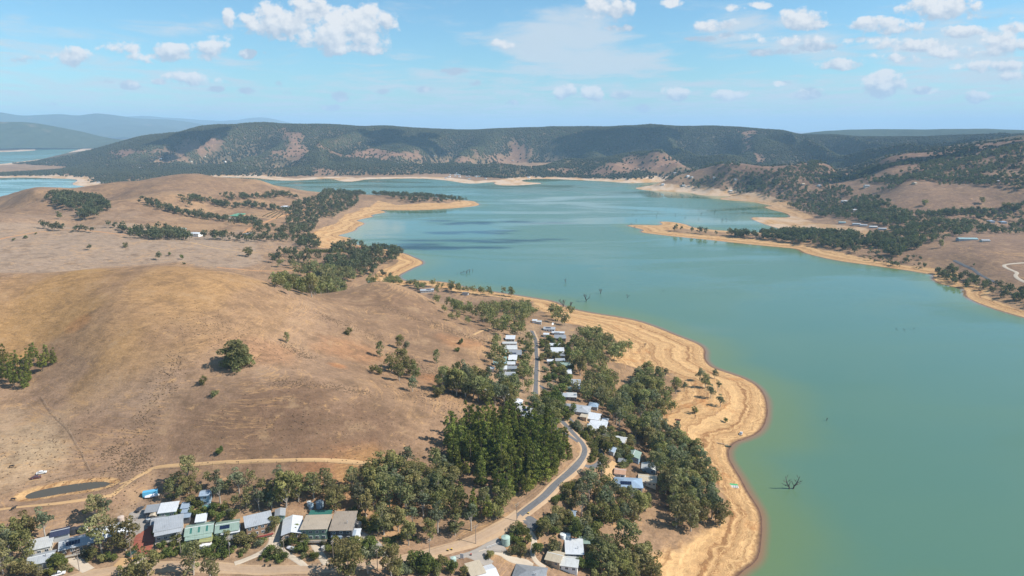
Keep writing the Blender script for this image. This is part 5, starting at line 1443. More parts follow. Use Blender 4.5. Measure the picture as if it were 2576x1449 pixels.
# single trees that the eye can name: kind, u, v of the foot, scale, label, variant
SINGLES = [
 ('gum_tree', 598, 921, 1.26, 'great lone dome-shaped tree on the bare brown hill', 8, .86), ('gum_tree', 511, 967, .46, 'small grey-green tree below the great lone tree', 4, 1), ('shrub', 540, 996, 1.25, 'low grey bush farthest down the slope from the great lone tree', 4, 1),
 ('shrub', 551, 1143, 1.1, 'blue-green bush alone above the fenced track', 3, 1), ('gum_tree', 722, 862, .5, 'small upright tree on the middle of the brown slope', 5, 1), ('gum_tree', 876, 842, .62, 'wide low tree on the slope beyond the small upright one', 4, .8),
 ('gum_tree', 1006, 876, .72, 'brownish gum uppermost of the hillside cluster', 1, 1), ('gum_tree', 1022, 885, .62, 'grey gum just below the brownish uppermost one', 2, 1), ('gum_tree', 956, 897, .75, 'slim gum left of the hillside cluster', 5, 1), ('gum_tree', 937, 935, .42, 'small round gum lowest left of the hillside cluster', 4, 1), ('gum_tree', 953, 942, .62, 'round gum beside the smallest of the hillside cluster', 4, 1),
 ('gum_tree', 985, 935, .95, 'broad gum at the left of the hillside cluster', 7, 1), ('gum_tree', 1012, 930, 1.05, 'tallest gum in the middle of the hillside cluster', 1, 1), ('gum_tree', 1030, 945, .95, 'broad gum at the right of the hillside cluster', 7, 1), ('gum_tree', 1046, 955, .75, 'gum at the lower right end of the hillside cluster', 0, 1), ('gum_tree', 1005, 958, .8, 'gum in front of the middle of the hillside cluster', 1, 1),
 ('gum_tree', 1038, 985, .72, 'open brownish gum standing apart below the hillside cluster', 2, 1), ('gum_tree', 1098, 913, .68, 'oval grey gum alone right of the hillside cluster', 5, 1), ('gum_tree', 1104, 1000, .78, 'leaning grey gum before the hillside wood', 4, 1), ('shrub', 1150, 884, 1.2, 'lower bush of the two beside the paddock path', 0, 1), ('shrub', 1158, 866, 1.25, 'upper bush of the two beside the paddock path', 3, 1),
 ('gum_tree', 242, 1314, .82, 'white-limbed leaning gum behind the long white-roofed house, left of two', 3, 1), ('gum_tree', 265, 1312, .85, 'slender gum behind the long white-roofed house, right of two', 6, 1), ('gum_tree', 256, 1392, 1.12, 'tall pale-trunked gum before the long white-roofed house', 3, 1.0), ('gum_tree', 317, 1384, 1.08, 'spreading gum with pale bent trunk beside the red drive', 7, 1.0),
 ('gum_tree', 68, 1345, .95, 'dense rounded tree at the top of the bottom left thicket', 4, 1), ('gum_tree', 115, 1356, .95, 'thin feathery grey gum right of the dense rounded tree', 6, 1.05), ('garden_tree', 159, 1420, .7, 'round dark green tree by the cottage drive', 3, 1), ('gum_tree', 487, 1446, .98, 'blue-grey upright gum in front of the dirt road', 5, 1.0), ('gum_tree', 372, 1452, .95, 'wide olive tree at the bottom edge left of the blue-grey gum', 7, 1), ('gum_tree', 330, 1462, .8, 'low olive tree cut by the bottom edge', 4, 1), ('gum_tree', 532, 1470, .8, 'pale green young gum cut by the bottom edge', 5, 1),
 ('garden_tree', 608, 1376, 1.1, 'big round bushy tree beside the transformer pole', 2, 1), ('garden_tree', 691, 1336, 1.15, 'round brown-green tree beside the green-doored garage', 2, 1), ('garden_tree', 752, 1344, .95, 'silvery blue tree between the white gable and the tan roof', 3, 1), ('garden_tree', 571, 1358, .75, 'round olive tree before the faded green ridge house', 2, 1), ('garden_tree', 391, 1346, .6, 'bright green small tree against the corrugated house', 0, 1),
 ('garden_tree', 1060, 1432, 1.75, 'dark clipped round tree beside the dirt road', 0, .85), ('garden_tree', 1090, 1436, 1.4, 'blue-green shrubby tree right of the dark clipped one', 3, .9), ('garden_tree', 1233, 1404, .8, 'ball-shaped olive shrub on the bank between two drives', 2, .7), ('gum_tree', 985, 1458, 1.02, 'two-headed dark conifer-like tree at the bottom road', 1, 1.1), ('gum_tree', 878, 1452, 1.15, 'big grey-green gum at the bottom edge of the road', 7, 1), ('gum_tree', 925, 1442, .8, 'bare reddish-twigged tree beside the big grey-green gum', 6, 1),
 ('gum_tree', 720, 1276, 1.15, 'white-trunked tall gum behind the row of roofs', 1, 1.05), ('gum_tree', 842, 1286, .98, 'wide-crowned gum at the right end behind the row', 7, .95), ('gum_tree', 790, 1255, 1.0, 'gum with crown above the ribbed dark tank', 0, 1), ('gum_tree', 1262, 1270, .95, 'silvery pale wattle at the foot of the pine grove', 4, .95), ('pine_tree', 1190, 1300, .92, 'bright green conifer standing before the grove', 3, 1), ('pine_tree', 1226, 1310, .72, 'narrow dark conifer beside the bright green one', 4, 1), ('pine_tree', 1158, 1258, .62, 'brown dying conifer in the clearing below the grove', 3, 1),
 ('gum_tree', 1512, 1212, 1.0, 'tall olive tree beside the side road mouth', 5, 1.1), ('gum_tree', 1810, 1322, 1.1, 'gum with exposed dark trunk leaning over the sand', 7, .95), ('gum_tree', 1722, 1312, 1.05, 'gum at the lower end of the shore belt', 1, 1), ('gum_tree', 1605, 1292, .85, 'slim gum alone on the bare slope below the slate blue house', 6, 1.05), ('gum_tree', 1575, 1395, 1.1, 'tall open gum with white trunk above the sandy corner', 3, 1.05), ('garden_tree', 1824, 1062, .62, 'dense dark bush alone on the banded sand', 1, .75),
 ('gum_tree', 1673, 950, .62, 'small dark tree alone on the upper sand', 2, 1), ('gum_tree', 1652, 945, .42, 'smaller tree left of the small dark one on the sand', 0, 1), ('gum_tree', 1798, 952, .66, 'flat-topped tree at the shoreline bulge', 2, .9), ('gum_tree', 1700, 990, .92, 'rounded gum standing on the pale sand', 1, 1), ('gum_tree', 1721, 985, .6, 'smaller gum right of the rounded one on the pale sand', 2, 1), ('gum_tree', 1760, 958, .82, 'gum in the shore group nearest the bulge', 2, 1), ('gum_tree', 1774, 976, .92, 'gum in the middle of the shore group', 0, 1), ('gum_tree', 1788, 1002, .82, 'gum at the lower side of the shore group', 2, 1), ('gum_tree', 1806, 985, .66, 'thin gum nearest the water in the shore group', 6, 1), ('gum_tree', 1812, 1024, .74, 'broken-limbed gum farther down the shore group', 2, 1), ('gum_tree', 1748, 1040, .52, 'low bushy gum on the open sand', 4, 1), ('gum_tree', 1546, 972, .8, 'oval gum standing alone between belt and sand', 5, 1),
 ('gum_tree', 400, 654, .92, 'flat-topped single tree with white trunk in the middle paddock', 2, .9), ('gum_tree', 625, 646, 1.35, 'large dark spreading tree in the middle paddock', 7, .8), ('garden_tree', 428, 644, .8, 'left of two small round trees near the hill crest', 1, 1), ('garden_tree', 457, 653, .95, 'right of two small round trees near the hill crest', 1, 1), ('garden_tree', 463, 665, .8, 'dark bush on top of the brown hill', 3, .8), ('gum_tree', 226, 629, .75, 'left of two single trees on the far paddock rise', 2, .8), ('gum_tree', 316, 622, .78, 'right of two single trees on the far paddock rise', 4, .8), ('garden_tree', 65, 600, 1.1, 'largest of the round bushes along the orange track', 0, .7), ('garden_tree', 35, 606, .8, 'round bush left of the largest one along the orange track', 1, .7), ('garden_tree', 91, 590, .6, 'smallest round bush along the orange track', 1, .8), ('gum_tree', 150, 551, 1.1, 'single gum left of the hillside forest', 0, .9), ('gum_tree', 392, 573, .5, 'tiny round tree above the windbreak row', 4, 1),
 ('gum_tree', 2366, 623, .95, 'single dark tree on the right-hand paddock slope', 1, 1), ('garden_tree', 2449, 669, .6, 'single small bush beside the grey road', 1, 1), ('gum_tree', 2325, 518, 1.35, 'clump-like broad tree in the light paddock', 7, .8), ('gum_tree', 2470, 512, 1.25, 'dark rounded tree in the light paddock beneath the gully', 1, .8), ('gum_tree', 2530, 527, 1.7, 'large open tree at the right of the light paddock', 7, .7),
]
MISSING = 0
for kind, u, v, s, lab, var, sz in SINGLES:
    p = at(u, v)
    r0 = {'gum_tree': 4, 'pine_tree': 3.4, 'shrub': 1.6, 'garden_tree': 2.4}[kind]
    s *= 1.25 if kind == 'gum_tree' else 1.1
    take(p.x, p.y, r0 * s)
    plant(kind, p.x, p.y, s, lab, None, var, sz=sz)

CAND = {'gum_tree': [], 'pine_tree': [], 'shrub': [], 'garden_tree': []}   # (rank, x, y, s, label, group)
def grove(kind, poly, n, r, s0, s1, seed, label, group):
    R = np.random.default_rng(seed + 500)
    for x, y in scatter(poly, n, r, seed):
        s = R.uniform(s0, s1) * {'gum_tree': 1.3, 'pine_tree': 1.12, 'shrub': 1.1, 'garden_tree': 1.15}[kind]
        CAND[kind].append((BASEH[kind] * s / math.hypot(x, y), x, y, s, label, group))
grove('pine_tree', [(1125,1140),(1140,1095),(1190,1080),(1300,1076),(1380,1095),(1430,1140),(1438,1165),(1400,1205),(1345,1248),(1290,1262),(1210,1222),(1150,1200)], 130, 5.0, .5, 1.2, 101, 'dark green pine packed into the grove inside the road bend', 'pines of the grove')
grove('pine_tree', [(0,960),(0,905),(60,905),(120,900),(140,910),(110,940),(50,985)], 16, 6.0, .55, .75, 102, 'spreading dark pine in the clump at the left edge', 'pines of the left clump')
T1 = 'olive gum in the wood between the brown hill and the pine grove'
grove('gum_tree', [(960,1215),(985,1190),(1110,1185),(1140,1235),(1120,1300),(1010,1300),(950,1260)], 34, 6.0, .8, 1.12, 103, T1, 'gums left of the pine grove')
grove('gum_tree', [(960,1340),(1000,1300),(1130,1290),(1260,1280),(1290,1290),(1200,1340),(1060,1385),(1000,1385)], 24, 7.0, .65, .98, 104, 'thin gum on the littered slope below the pine grove', 'gums on the slope below the grove')
grove('gum_tree', [(880,1230),(960,1180),(975,1200),(930,1300),(880,1300)], 7, 7.0, .7, .95, 105, 'loose gum at the edge of the paddock above the row end', 'gums at the paddock edge')
grove('gum_tree', [(425,1235),(470,1212),(560,1225),(650,1220),(760,1215),(870,1255),(850,1278),(640,1288),(560,1280),(430,1262)], 44, 5.4, .5, .85, 106, 'gum in the thicket behind the row of roofs', 'gums behind the row of roofs')
grove('gum_tree', [(0,1449),(0,1380),(40,1362),(90,1380),(85,1449)], 9, 5.5, .7, .95, 107, 'dense gum of the bottom left corner thicket', 'gums of the bottom left corner')
T2 = 'gum of the belt between the houses and the bare sand'
grove('gum_tree', [(1585,1000),(1600,960),(1640,955),(1685,1010),(1702,1040),(1670,1065),(1620,1050)], 26, 5.6, .85, 1.15, 108, 'gum of the upper shore clump above the caravan', 'gums of the upper shore clump')
grove('gum_tree', [(1610,1100),(1640,1080),(1700,1112),(1745,1160),(1780,1220),(1800,1300),(1740,1340),(1690,1335),(1675,1270),(1640,1190)], 62, 5.8, .85, 1.15, 109, T2, 'gums of the shore belt')
grove('gum_tree', [(1530,1040),(1560,1010),(1610,1020),(1650,1080),(1610,1110),(1545,1080)], 30, 5.3, .8, 1.1, 110, 'gum between the wide grey hip roof and the shore', 'gums behind the hip-roofed house')
grove('gum_tree', [(1195,800),(1230,778),(1330,768),(1345,805),(1325,850),(1280,850),(1220,835)], 60, 5.0, .8, 1.15, 111, 'gum of the wood at the far end of the sealed road', 'gums at the far end of the road')
grove('gum_tree', [(1070,790),(1085,765),(1180,775),(1210,800),(1180,820),(1110,800)], 26, 5.2, .7, 1.0, 112, 'gum of the small wood beyond the paddock path', 'gums beyond the paddock path')
grove('gum_tree', [(1112,985),(1150,968),(1235,975),(1295,990),(1290,1030),(1240,1030),(1180,1005)], 32, 6.0, .8, 1.1, 113, 'gum of the hillside wood beside the white houses', 'gums of the hillside wood')
grove('gum_tree', [(1230,900),(1250,860),(1265,860),(1262,940),(1235,935)], 7, 6.0, .75, 1.05, 114, 'gum behind the house row on the hill side of the road', 'gums behind the hill-side road row')
grove('gum_tree', [(1430,900),(1440,850),(1480,840),(1560,865),(1590,880),(1560,905),(1530,960),(1550,1010),(1500,1010),(1460,990),(1445,950)], 66, 5.4, .75, 1.1, 115, 'gum of the lake-side wood between the road houses and the sand', 'gums of the lake-side wood')
grove('gum_tree', [(1370,800),(1390,785),(1440,800),(1430,825),(1395,822)], 7, 7, .9, 1.2, 116, 'broad gum at the far end above the sandy shore', 'gums above the far end shore')
grove('gum_tree', [(1315,860),(1338,860),(1340,990),(1310,1000),(1318,930)], 11, 5.5, .7, 1.0, 117, 'gum on the left verge of the sealed road', 'gums on the road verge')
grove('garden_tree', [(1362,860),(1372,850),(1440,880),(1435,990),(1400,995),(1370,960),(1362,900)], 56, 3.2, .7, 1.15, 118, 'garden tree among the house row on the lake side of the road', 'garden trees of the lake-side road row')
grove('garden_tree', [(1345,1005),(1400,1005),(1440,1040),(1430,1070),(1380,1040),(1350,1030)], 34, 3.2, .8, 1.3, 119, 'garden tree in the thicket south of the lane end', 'garden trees south of the lane')
grove('garden_tree', [(1450,1080),(1520,1085),(1600,1120),(1580,1180),(1540,1190),(1520,1130)], 46, 3.3, .7, 1.2, 120, 'garden tree between the white roofs and the shore belt', 'garden trees below the white roofs')
grove('gum_tree', [(1425,1285),(1462,1240),(1510,1222),(1560,1255),(1610,1275),(1640,1290),(1600,1330),(1500,1320),(1430,1305)], 28, 5.8, .7, 1.0, 121, 'gum of the mixed wood below the slate blue house', 'gums below the slate blue house')
grove('garden_tree', [(1362,1335),(1392,1308),(1440,1305),(1500,1320),(1500,1370),(1400,1350),(1350,1350)], 46, 3.5, .8, 1.35, 122, 'leafy garden tree around the white flat-roofed house', 'garden trees round the flat-roofed house')
grove('gum_tree', [(1500,1449),(1520,1400),(1570,1385),(1640,1405),(1650,1470),(1500,1490)], 14, 5.5, .75, 1.05, 123, 'gum of the bottom right thicket above the sandy corner', 'gums of the bottom right thicket')
grove('garden_tree', [(1280,1400),(1330,1360),(1360,1400),(1330,1420)], 8, 3.6, .7, 1.1, 124, 'yellow-green garden tree beside the long drive', 'garden trees beside the long drive')
grove('garden_tree', [(380,1290),(480,1270),(600,1290),(600,1320),(540,1318),(440,1310)], 24, 3.6, .6, 1.0, 125, 'garden tree in the yards behind the corrugated house', 'garden trees in the back yards')
grove('garden_tree', [(840,1370),(960,1390),(955,1420),(850,1425)], 18, 3.6, .7, 1.2, 126, 'garden tree below the brown-roofed house', 'garden trees below the brown roof')
grove('gum_tree', [(1338,1030),(1372,1046),(1408,1078),(1395,1090),(1350,1070)], 13, 4.5, .7, .95, 127, 'gum of the clump that hides the road above the pines', 'gums hiding the road above the pines')
grove('gum_tree', [(1440,985),(1500,980),(1540,1010),(1530,1040),(1490,1030)], 16, 5.0, .7, 1.0, 128, 'gum behind the joined units and the wide hip roof', 'gums behind the joined units')
grove('garden_tree', [(980,1449),(1050,1415),(1140,1432),(1180,1449)], 10, 3.6, .6, 1.0, 129, 'garden tree below the dirt road left of the ribbed garage', 'garden trees below the dirt road')
grove('garden_tree', [(0,1449),(60,1400),(240,1395),(360,1410),(300,1420),(120,1449)], 14, 3.4, .6, 1.0, 130, 'garden tree around the bottom left cottages', 'garden trees of the bottom left')
grove('garden_tree', [(560,1350),(640,1350),(700,1350),(740,1360),(840,1365),(830,1400),(700,1400),(560,1390)], 14, 3.2, .45, .85, 131, 'garden tree in the front yards of the row', 'garden trees of the row front yards')
grove('garden_tree', [(1240,1365),(1300,1330),(1325,1345),(1320,1395),(1290,1375)], 9, 3.4, .7, 1.1, 132, 'garden tree beside the railed gravel tank pen', 'garden trees beside the tank pen')
grove('garden_tree', [(1350,1385),(1420,1390),(1440,1440),(1500,1449),(1500,1380),(1480,1372)], 16, 3.4, .7, 1.2, 133, 'garden tree around the beige ribbed shed roof', 'garden trees round the ribbed shed')
# shrubs in gardens and verges
for i, (pl, n, lab, grp) in enumerate([
  ([(90,1440),(300,1395),(360,1400),(360,1420),(240,1430),(120,1449)], 26, 'low garden shrub near the large solar house', 'shrubs near the solar house'),
  ([(380,1362),(600,1350),(720,1345),(900,1360),(960,1400),(800,1420),(560,1415),(380,1410)], 60, 'low garden shrub in the front yards of the row', 'shrubs of the row front yards'),
  ([(880,1290),(1000,1310),(1060,1370),(980,1380),(900,1330)], 34, 'small bush on the golden terraced slope right of the row', 'bushes on the terraced slope'),
  ([(1130,1385),(1190,1360),(1215,1352),(1240,1360),(1200,1385),(1140,1398)], 20, 'hedge-like bush along the lower side of the dirt road', 'bushes along the dirt road'),
  ([(1470,1120),(1520,1110),(1510,1170),(1480,1165)], 24, 'brownish bush in the island of the road bend', 'bushes in the road bend'),
  ([(1380,1262),(1430,1215),(1470,1205),(1450,1235),(1400,1272)], 22, 'brownish bush below the sealed road', 'bushes below the sealed road'),
  ([(1420,1050),(1470,1090),(1500,1120),(1480,1110),(1430,1070)], 24, 'clipped shrub between the road and the lower lane', 'shrubs between road and lane'),
  ([(1240,860),(1330,850),(1335,960),(1250,960)], 26, 'shrub in the gardens of the hill-side road row', 'shrubs of the hill-side road row')]):
    grove('shrub', pl, int(n * 1.2), 1.7, .5, 1.2, 140 + i, lab, grp)
# farther woods: individuals where they still show largest, otherwise the massed trees below
FAR = []      # (x, y, height)
def far(poly, per_ha, h0, h1, seed, world=None, cap=4000):
    R = np.random.default_rng(seed)
    w = atw(poly) if world is None else world
    lo, hi = w.min(0), w.max(0)
    a = abs(np.sum(w[:, 0] * np.roll(w[:, 1], -1) - np.roll(w[:, 0], -1) * w[:, 1])) / 2
    n = int(min(cap, a / 1e4 * per_ha * (hi - lo).prod() / max(a, 1)))
    p = R.uniform(lo, hi, (n, 2))
    p = p[in_poly(p, w) & (shore_at(*p.T) > 6)]
    nz = fbm(p[:, 0] / 60, p[:, 1] / 60, seed, 2)
    p = p[nz > .30 + R.uniform(-.08, .08, len(p))]
    FAR.append(np.column_stack([p, 1.62 * R.uniform(h0, h1, len(p))]))
def belt(line, width, per_100m, h0, h1, seed):
    R = np.random.default_rng(seed)
    w = densify(atw(line), 3.0)
    n = int(len(w) * 3 / 100 * per_100m * 1.5)
    k = R.integers(0, len(w), n)
    p = w[k] + R.normal(0, width / 2, (n, 2))
    p = p[shore_at(*p.T) > 5]
    FAR.append(np.column_stack([p, 1.62 * R.uniform(h0, h1, len(p))]))
for a in [([(690,738),(720,700),(800,690),(880,660),(930,630),(1000,628),(1018,648),(960,672),(930,700),(870,715),(820,748),(760,750)], 75, 9, 15, 201), ([(740,690),(860,655),(900,640),(940,665),(900,700),(800,720)], 90, 10, 16, 202),
          ([(820,640),(880,605),(920,620),(930,640),(860,660)], 55, 8, 14, 203), ([(670,670),(700,640),(800,640),(840,660),(790,690),(740,680)], 26, 8, 14, 204), ([(745,628),(760,604),(800,600),(805,630)], 90, 8, 13, 205),
          ([(112,510),(180,494),(240,498),(278,532),(250,548),(205,556),(185,530)], 120, 9, 14, 206), ([(328,600),(330,588),(440,586),(482,596),(480,606),(400,606)], 150, 9, 14, 207), ([(620,605),(640,570),(760,590),(700,610)], 30, 8, 13, 208),
          ([(715,530),(800,500),(860,470),(930,475),(900,520),(850,545),(800,560),(770,600),(730,600)], 55, 9, 14, 209), ([(930,490),(1000,482),(1100,486),(1170,498),(1180,507),(1120,512),(1040,512),(1000,505)], 60, 8, 13, 210), ([(560,560),(480,548),(500,540),(640,555),(700,575),(660,585)], 45, 8, 13, 211),
          ([(1655,578),(1700,582),(1760,588),(1850,598),(1950,606),(2050,620),(2150,640),(2240,650),(2300,640),(2330,610),(2260,590),(2180,592),(2100,592),(2000,584),(1900,592),(1800,592)], 175, 9, 14, 212),
          ([(1640,466),(1700,452),(1800,440),(1920,440),(2040,455),(2130,475),(2200,500),(2260,530),(2240,560),(2120,555),(2020,535),(1960,508),(1850,487),(1750,477)], 130, 8, 13, 213), ([(2150,520),(2280,535),(2300,560),(2250,575),(2160,560)], 90, 9, 13, 214),
          ([(2260,600),(2290,560),(2400,545),(2576,540),(2640,570),(2576,590),(2450,590),(2330,620)], 62, 8, 13, 215), ([(2150,650),(2300,640),(2320,655),(2340,680),(2250,672)], 90, 3, 8, 216), ([(2340,690),(2390,672),(2440,700),(2576,740),(2640,790),(2560,772),(2450,730),(2380,712)], 150, 6, 11, 217),
          ([(1700,440),(1830,425),(1960,430),(2100,440),(2200,450),(2100,462),(1900,455)], 60, 8, 12, 218), ([(2250,440),(2360,415),(2460,400),(2576,372),(2576,470),(2400,460)], 24, 9, 13, 219), ([(2300,462),(2400,465),(2576,474),(2576,492),(2400,470)], 20, 8, 12, 220), ([(690,640),(740,630),(760,660),(700,670)], 30, 8, 12, 221), ([(1060,740),(1180,745),(1190,735),(1100,722)], 14, 6, 10, 222)]:
    far(*a)
for a in [([(355,508),(400,525),(450,540),(520,552),(640,560)], 16, 26, 9, 13, 231), ([(460,512),(500,505),(560,520),(640,520),(730,535)], 20, 24, 9, 13, 232), ([(570,498),(640,500),(700,490),(760,505)], 22, 26, 8, 12, 233), ([(480,600),(560,604),(640,608),(740,606)], 14, 16, 9, 14, 234), ([(108,576),(150,580),(190,582),(230,583)], 8, 12, 8, 12, 235), ([(270,572),(300,578),(340,592)], 10, 14, 8, 11, 236),
          ([(2250,470),(2330,440),(2420,410),(2560,372)], 34, 44, 8, 12, 237), ([(2150,440),(2230,425),(2300,405)], 30, 36, 8, 12, 238), ([(2300,545),(2400,540),(2480,540),(2576,525)], 16, 30, 9, 13, 239), ([(2040,430),(2090,418),(2140,404)], 24, 26, 8, 11, 245), ([(2330,420),(2400,395),(2440,378)], 22, 30, 8, 11, 246), ([(2420,450),(2500,420),(2576,400)], 40, 34, 8, 12, 247), ([(2200,455),(2300,450),(2400,455),(2576,468)], 40, 50, 8, 12, 248), ([(2240,582),(2300,575),(2380,560)], 10, 30, 7, 10, 240), ([(2300,548),(2500,552)], 10, 5, 9, 12, 241), ([(1100,722),(1150,735),(1200,742),(1290,745)], 9, 10, 7, 12, 242), ([(930,716),(980,708),(1050,722),(1095,745)], 9, 14, 6, 9, 243), ([(960,690),(1010,715),(1060,722)], 6, 12, 5, 8, 244)]:
    belt(*a)
far_all = np.concatenate(FAR)
hh_ = np.array([q_[:2] for q_ in HOUSES]); hr_ = np.array([q_[2] for q_ in HOUSES])
ok = np.ones(len(far_all), bool)
for (a, b_), r in zip(hh_, hr_):
    ok &= np.hypot(far_all[:, 0] - a, far_all[:, 1] - b_) > r + 3
cs_ = np.array([(math.sin(math.atan2(a, b_)), math.cos(math.atan2(a, b_))) for a, b_ in hh_])
for (a, b_), r in zip(hh_, hr_):                      # keep the view of a far house's front open
    d0 = math.hypot(a, b_)
    if d0 > 900:
        ux, uy = a / d0, b_ / d0
        al = far_all[:, 0] * ux + far_all[:, 1] * uy
        ac = np.abs(far_all[:, 0] * uy - far_all[:, 1] * ux)
        ok &= ~((al < d0) & (al > d0 - 55) & (ac < r + 1))
far_all = far_all[ok]
for x, y, h_ in far_all:
    CAND['gum_tree'].append((h_ * .9 / math.hypot(x, y), x, y, h_ / 14.5, 'olive gum of the gully wood between the brown hill and the bay' if y < 1350 and x < 0 else 'grey-green gum far off in the scattered woods', 'gums of the gully and far woods'))
MASS = []
LIMIT = {'gum_tree': 292, 'pine_tree': 200, 'shrub': 250, 'garden_tree': 290}
for kind, L in CAND.items():
    L.sort(key=lambda q_: -q_[0])
    have = sum(1 for q_ in SINGLES if q_[0] == kind)
    for i, (k_, x, y, s, lab, grp) in enumerate(L):
        if i < LIMIT[kind] - have:
            plant(kind, x, y, s, lab, grp, sz=RNG.uniform(.9, 1.12))
        else:
            MASS.append((x, y, BASEH[kind] * s))

# ------------------------------------------------------------------ massed trees, one object
def low_tree(seed, k, n, size):
    R = np.random.default_rng(seed)
    ang = np.arange(k) * 2.4 + R.uniform(0, 1, k)
    rad = .27 * np.sqrt((np.arange(k) + .3) / k)
    C = np.stack([np.cos(ang) * rad, np.sin(ang) * rad, .28 + .62 * R.uniform(.05, 1, k) * (1 - rad * 1.3)], -1)
    return leaves(R, C, R.uniform(.13, .20, k), n, size)
def trunk_quads():
    o_ = []
    for a in (0, math.pi / 2):
        c, s = math.cos(a) * .014, math.sin(a) * .014
        o_.append([(-c, -s, -.05), (c, s, -.05), (c * .6, s * .6, .55), (-c * .6, -s * .6, .55)])
    return np.array(o_)
def mass(name, items, protos, mat_l, mat_t, seed, kind='stuff'):
    R = np.random.default_rng(seed)
    items = np.asarray(items)
    if not len(items): return
    V, T, M = [], [], []
    pick = R.integers(0, len(protos), len(items))
    rot = R.uniform(0, 6.283, len(items)); wide = R.uniform(.68, 1.02, len(items)); tt = R.uniform(-.18, .18, len(items))
    zb = height(items[:, 0], items[:, 1])
    tq = trunk_quads()
    for j, (q4, tn) in enumerate(protos):
        k = np.where(pick == j)[0]
        if not len(k): continue
        allq = np.concatenate([q4, tq]); mi = np.concatenate([np.zeros(len(q4)), np.ones(len(tq))])
        c, s = np.cos(rot[k]), np.sin(rot[k])
        h_ = items[k, 2]; wd_ = h_ * wide[k]
        X = allq[None, ..., 0] * c[:, None, None] - allq[None, ..., 1] * s[:, None, None]
        Y = allq[None, ..., 0] * s[:, None, None] + allq[None, ..., 1] * c[:, None, None]
        Z = np.broadcast_to(allq[None, ..., 2], X.shape)
        V.append(np.stack([X * wd_[:, None, None] + items[k, 0][:, None, None], Y * wd_[:, None, None] + items[k, 1][:, None, None], Z * h_[:, None, None] + zb[k][:, None, None] - .2], -1).reshape(-1, 3))
        T.append(np.clip(np.concatenate([tn, np.full(len(tq), .5)])[None] + tt[k][:, None], 0, 1).ravel()); M.append(np.tile(mi, len(k)))
    V, T, M = np.concatenate(V), np.concatenate(T), np.concatenate(M)
    me_ = mesh_np(name, V, np.arange(len(V)).reshape(-1, 4), None, False, [('tint', 'FACE', 'FLOAT', T)], [mat_l, mat_t], M)
    tag(obj(name, me_), kind=kind)
MASS = np.array(MASS)
md_ = np.hypot(MASS[:, 0], MASS[:, 1])
mass('woodland', MASS[md_ < 1050], [low_tree(s, 11, 22, .055) for s in range(5)], LG, BARK, 61)
mass('woodland', MASS[md_ >= 1050], [low_tree(s, 8, 14, .075) for s in range(5)], LM, BARK, 62)

# forest on the far slopes
R = np.random.default_rng(77)
N = 330000
az_ = R.uniform(math.radians(-46), math.radians(46), N)
d_ = np.sqrt(R.uniform(2350 ** 2, 5600 ** 2, N))
fx_, fy_ = np.sin(az_) * d_, np.cos(az_) * d_
fz_ = height(fx_, fy_); fs_ = shore_at(fx_, fy_)
bare = _interp(BARE.reshape(ND, NA), fx_, fy_)
nz = fbm(fx_ / 170, fy_ / 170, 91, 3)
p_ = np.where(fz_ > 60, .98, .34 + .66 * sstep(nz, .46, .56)) * (1 - .93 * sstep(bare + (fbm(fx_ / 60, fy_ / 60, 93, 2) - .5) * .9, .25, .6)) * sstep(fs_, 40, 130) * (fz_ > 2)
# the open grazing hills on the right carry trees only in their folds
op = (fx_ > 620) & (d_ < 3400)
p_ = p_ * ((d_ > 2850) | op)
lap0 = (height(fx_ + 70, fy_) + height(fx_ - 70, fy_) + height(fx_, fy_ + 70) + height(fx_, fy_ - 70)) / 4 - fz_
p_ = np.where(op, p_ * np.clip(.03 + .20 * sstep(nz, .5, .62) + .50 * sstep(lap0, 1, 5), 0, 1), p_)
zcap = _interp(HZ, np.sin(az_) * (d_ + 60), np.cos(az_) * (d_ + 60))
k = R.uniform(0, 1, N) < p_ * .80
fx_, fy_, fz_, d_ = fx_[k], fy_[k], fz_[k], d_[k]
ico = np.array([(0,0,1)] + [(math.cos(i*1.2566)*.894, math.sin(i*1.2566)*.894, .447) for i in range(5)] + [(math.cos(i*1.2566+.628)*.894, math.sin(i*1.2566+.628)*.894, -.447) for i in range(5)])
icf = np.array([(0,1+i,1+(i+1)%5) for i in range(5)] + [(1+i,6+i,1+(i+1)%5) for i in range(5)] + [(6+i,6+(i+1)%5,1+(i+1)%5) for i in range(5)])
n_t = len(fx_)
hh = R.uniform(8, 13, n_t); ww = R.uniform(3.8, 6.2, n_t)
jit = R.uniform(.72, 1.3, (n_t, 11, 1))
Vt = ico[None] * jit * np.stack([ww, ww, hh * .42], -1)[:, None] + np.stack([fx_, fy_, fz_ + hh * .4], -1)[:, None]
gx_ = (height(fx_ + 25, fy_) - height(fx_ - 25, fy_)) / 50; gy_ = (height(fx_, fy_ + 25) - height(fx_, fy_ - 25)) / 50
Vt[..., 2] += (Vt[..., 0] - fx_[:, None]) * gx_[:, None] + (Vt[..., 1] - fy_[:, None]) * gy_[:, None]
lap = (height(fx_ + 90, fy_) + height(fx_ - 90, fy_) + height(fx_, fy_ + 90) + height(fx_, fy_ - 90)) / 4 - fz_
dry = np.clip(-lap / 14, -1, 1)                       # drier spurs paler, gullies darker; also paints in the folds' shading
tn_ = np.clip(R.uniform(.05, .95, (n_t, 1)) * .30 + .12 + .5 * dry[:, None] + .4 * (fbm(fx_ / 90, fy_ / 90, 95, 3)[:, None]) + R.uniform(-.1, .1, (n_t, 15)), 0, 1)
me_ = mesh_np('forest', Vt.reshape(-1, 3), (icf[None] + (np.arange(n_t) * 11)[:, None, None]).reshape(-1, 3), LF, False, [('tint', 'FACE', 'FLOAT', tn_.ravel())])
tag(obj('forest', me_), kind='stuff')
print('TREES', {k: len(v) for k, v in CAND.items()}, 'mass', len(MASS), 'forest', n_t)

